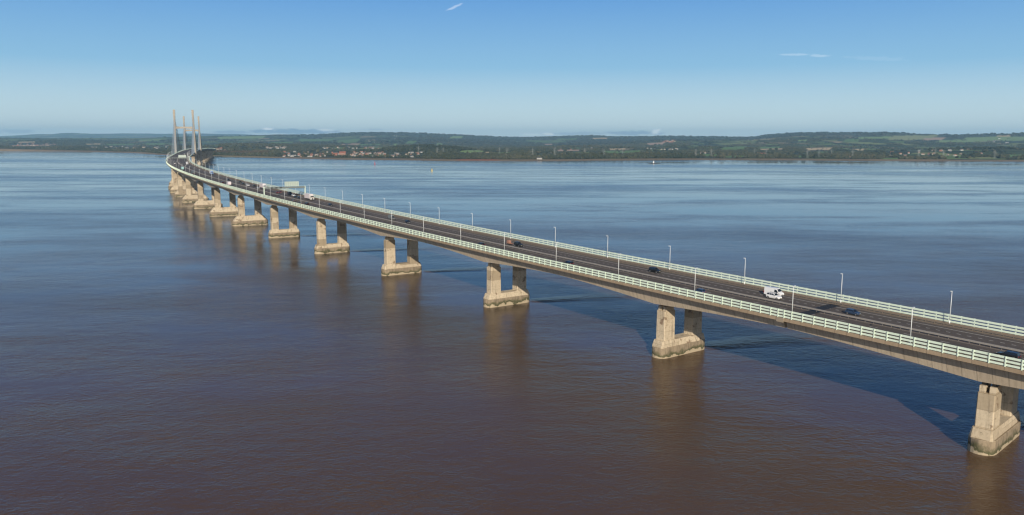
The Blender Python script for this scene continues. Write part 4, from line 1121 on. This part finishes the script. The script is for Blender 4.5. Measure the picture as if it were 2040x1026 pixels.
mb = MB(); ring = lambda z, a, b, sd: [(a * math.cos(t) * (1 + .18 * math.sin(3 * t + sd)), b * math.sin(t) * (1 + .15 * math.cos(2 * t + sd)), z) for t in [i * math.pi / 10 for i in range(20)]]
mb.loft([ring(-.4, 21, 14, 1), ring(.7, 19, 12, 1.4), ring(1.4, 12, 8, 2), ring(1.9, 6, 5, 2.4)])
rk = mb.build('rock_islet', ROCKM, None, loc=(x, y, 0)); tag(rk, 'low dark rock islet in the water carrying a small white lighthouse', 'rock')
r = empty('lighthouse', (x, y, 1.8), 0, 'small white lighthouse on the low rock islet', 'lighthouse')
WH = plain('lighthouse_white', (.8, .79, .76), .6)
mb = MB(); mb.loft([[(rr * math.cos(t), rr * math.sin(t), z) for t in [i * math.pi / 8 for i in range(16)]] for z, rr in ((0, 2.1), (6.2, 1.6), (6.3, 2.0), (6.7, 2.0))]); mb.build('tower', WH, r)
mb = MB(); mb.tube((0, 0, 6.7), (0, 0, 8.2), 1.0, 1.0, 12); lt = mb.build('lantern', M['glass'], r)
mb = MB(); mb.tube((0, 0, 8.2), (0, 0, 9.1), 1.25, .1, 12); mb.build('roof', WH, lt)

# ------------------------------------------------------------------ water
mb = MB(); R = 31500.
ang = [2 * math.pi * i / 96 for i in range(96)]
V = [(0, 0, 0)]; Fc = []
radii = [60, 150, 400, 1000, 2500, 6000, 14000, R]
for k, rr in enumerate(radii): V += [(rr * math.cos(t), rr * math.sin(t), 0) for t in ang]
for j in range(96): Fc.append((0, 1 + j, 1 + (j + 1) % 96))
for k in range(len(radii) - 1):
    for j in range(96): a = 1 + k * 96 + j; b = 1 + k * 96 + (j + 1) % 96; Fc.append((a, a + 96, b + 96, b))
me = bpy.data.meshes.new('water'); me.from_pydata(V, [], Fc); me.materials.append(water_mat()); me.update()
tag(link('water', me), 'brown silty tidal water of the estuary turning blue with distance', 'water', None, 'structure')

# ------------------------------------------------------------------ air
HAZE = 4.6e-5
m = bpy.data.materials.new('haze_air'); m.use_nodes = True; nt = m.node_tree; nt.nodes.remove(nt.nodes['Principled BSDF'])
pv = nd(nt, 'ShaderNodeVolumePrincipled'); pv.inputs['Color'].default_value = (.40, .74, 1.0, 1); pv.inputs['Density'].default_value = HAZE; pv.inputs['Anisotropy'].default_value = .0
nt.links.new(pv.outputs[0], nt.nodes['Material Output'].inputs['Volume'])
mb = MB(); mb.box(-32500, 32500, -32500, 32500, -1.5, 520.); hz = mb.build('haze', m); tag(hz, 'thin blue haze of the autumn air over the whole estuary', 'haze', None, 'stuff')

# ------------------------------------------------------------------ light
SKY_STR = .1
SUN_EL, SUN_PHI = rad(23.8), .03
w = bpy.data.worlds.new('World'); scene.world = w; w.use_nodes = True; nt = w.node_tree
sky = nd(nt, 'ShaderNodeTexSky', sky_type='NISHITA'); sky.sun_disc = False; sky.sun_elevation = SUN_EL; sky.sun_rotation = math.pi - SUN_PHI
sky.altitude = 70; sky.air_density = 1.0; sky.dust_density = .2; sky.ozone_density = 3.0
# cooler, clearer autumn sky: the model sky graded by height above the horizon
tc = nd(nt, 'ShaderNodeTexCoord').outputs['Generated']; zc_ = sep(nt, tc)[2]
K = 1 / SKY_STR
grad = ramp(nt, zc_, [(0., (.92, 1.02, .98)), (.035, (.64, .82, .88)), (.09, (.27, .54, .79)), (.18, (.105, .325, .72)), (.25, (.062, .245, .68)), (.36, (.034, .15, .48)), (.5, (.012, .054, .17)), (1., (.008, .034, .12))])
gk = nd(nt, 'ShaderNodeVectorMath', operation='SCALE'); nt.links.new(grad, gk.inputs[0]); gk.inputs['Scale'].default_value = K
dx_, dy_, dz_ = sep(nt, tc)
c_az = math_(nt, 'ARCTAN2', dx_, dy_)
c_sl = math_(nt, 'DIVIDE', dz_, math_(nt, 'SQRT', math_(nt, 'ADD', math_(nt, 'MULTIPLY', dx_, dx_), math_(nt, 'MULTIPLY', dy_, dy_))))
cv = nd(nt, 'ShaderNodeCombineXYZ'); nt.links.new(math_(nt, 'MULTIPLY', c_az, 60.), cv.inputs[0]); nt.links.new(math_(nt, 'MULTIPLY', c_sl, 190.), cv.inputs[1])
c_n = noise(nt, cv.outputs[0], 1.6, 6, .62)
def cloud(px, py, hw, hh, rot, power, lo, hi, prev):
    a0, t0 = ray(px, py); a1, t1 = ray(px + hw, py); ca, sa = math.cos(rot), math.sin(rot)
    u = math_(nt, 'SUBTRACT', c_az, float(a0)); v = math_(nt, 'SUBTRACT', c_sl, float(t0)); wr = abs(float(a1 - a0)); hr = hh / F_PX
    p = math_(nt, 'ADD', math_(nt, 'MULTIPLY', u, ca / wr), math_(nt, 'MULTIPLY', v, sa / wr))
    q = math_(nt, 'ADD', math_(nt, 'MULTIPLY', u, -sa / hr), math_(nt, 'MULTIPLY', v, ca / hr))
    e = math_(nt, 'POWER', 2.718, math_(nt, 'MULTIPLY', math_(nt, 'ADD', math_(nt, 'MULTIPLY', p, p), math_(nt, 'MULTIPLY', q, q)), -1.))
    m_ = math_(nt, 'MULTIPLY', math_(nt, 'MULTIPLY', math_(nt, 'SUBTRACT', math_(nt, 'ADD', math_(nt, 'MULTIPLY', e, .5), math_(nt, 'MULTIPLY', c_n, .8)), lo), 1 / (hi - lo), clamp=True), power)
    return math_(nt, 'MAXIMUM', prev, math_(nt, 'MULTIPLY', m_, math_(nt, 'MULTIPLY', e, 2.2, clamp=True)))
cw = 0.; cg = 0.
for a in ((533, 257, 14, 3, 0, 1), (650, 259, 22, 3.2, 0, .8), (1092, 267, 14, 4, 0, .9), (1307, 262.5, 14, 5, .25, 1.), (1060, 268, 25, 3, 0, .5), (1582, 108.5, 42, 2.4, -.03, .14), (1634, 111.5, 32, 2.8, -.05, .15), (1745, 116.5, 80, 5, -.07, .05), (905, 14, 24, 3, .40, .22)):
    cw = cloud(*a, .62, .80, cw)
for a in ((585, 262, 110, 6, 0, .95), (470, 264, 60, 4, 0, .7), (1260, 265, 70, 5, 0, .85), (30, 262, 55, 4, 0, .5), (1150, 266, 80, 4, 0, .6), (745, 258, 25, 2, 0, .4)):
    cg = cloud(*a, .58, .80, cg)
base_sky = mix(nt, sky.outputs[0], gk.outputs[0], .93)
# the sky is brighter and whiter round the sun (behind the camera)
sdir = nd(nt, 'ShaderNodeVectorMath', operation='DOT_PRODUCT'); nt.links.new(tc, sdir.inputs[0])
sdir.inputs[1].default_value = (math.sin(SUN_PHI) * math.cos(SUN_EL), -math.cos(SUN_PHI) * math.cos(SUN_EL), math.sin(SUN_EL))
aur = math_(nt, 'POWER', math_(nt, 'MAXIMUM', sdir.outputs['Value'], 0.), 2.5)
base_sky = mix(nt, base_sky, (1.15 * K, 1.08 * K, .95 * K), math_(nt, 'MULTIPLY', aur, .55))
base_sky = mix(nt, base_sky, (.30 * K, .40 * K, .54 * K), cg)
base_sky = mix(nt, base_sky, (1.35 * K, 1.36 * K, 1.36 * K), cw)
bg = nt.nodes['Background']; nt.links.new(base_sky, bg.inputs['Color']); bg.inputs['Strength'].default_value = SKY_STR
sl = bpy.data.lights.new('Sun', 'SUN'); sl.energy = 5.0; sl.angle = rad(.53); sl.color = (1.0, .90, .76)
so = bpy.data.objects.new('Sun', sl); COL.objects.link(so)
sd = Vector((math.sin(SUN_PHI) * math.cos(SUN_EL), -math.cos(SUN_PHI) * math.cos(SUN_EL), math.sin(SUN_EL)))
so.rotation_euler = sd.to_track_quat('Z', 'Y').to_euler(); so.location = (0, -50, 400)

# ------------------------------------------------------------------ camera
cam = bpy.data.cameras.new('Camera'); cam.sensor_width = 36.; cam.lens = F_PX / 2040 * 36; cam.clip_start = .5; cam.clip_end = 90000
co = bpy.data.objects.new('Camera', cam); COL.objects.link(co)
co.matrix_world = Matrix.Translation((0, 0, H_CAM)) @ Matrix.Rotation(math.pi / 2 - PITCH, 4, 'X') @ Matrix.Rotation(ROLL, 4, 'Z')
scene.camera = co
vs = scene.view_settings; vs.view_transform = 'Standard'; vs.look = 'None'; vs.exposure = 0.0; vs.gamma = 1
scene.cycles.use_denoising = True; scene.cycles.filter_width = 1.3; scene.cycles.use_adaptive_sampling = False; scene.cycles.max_bounces = 6; scene.cycles.volume_bounces = 0
scene.cycles.use_fast_gi = False
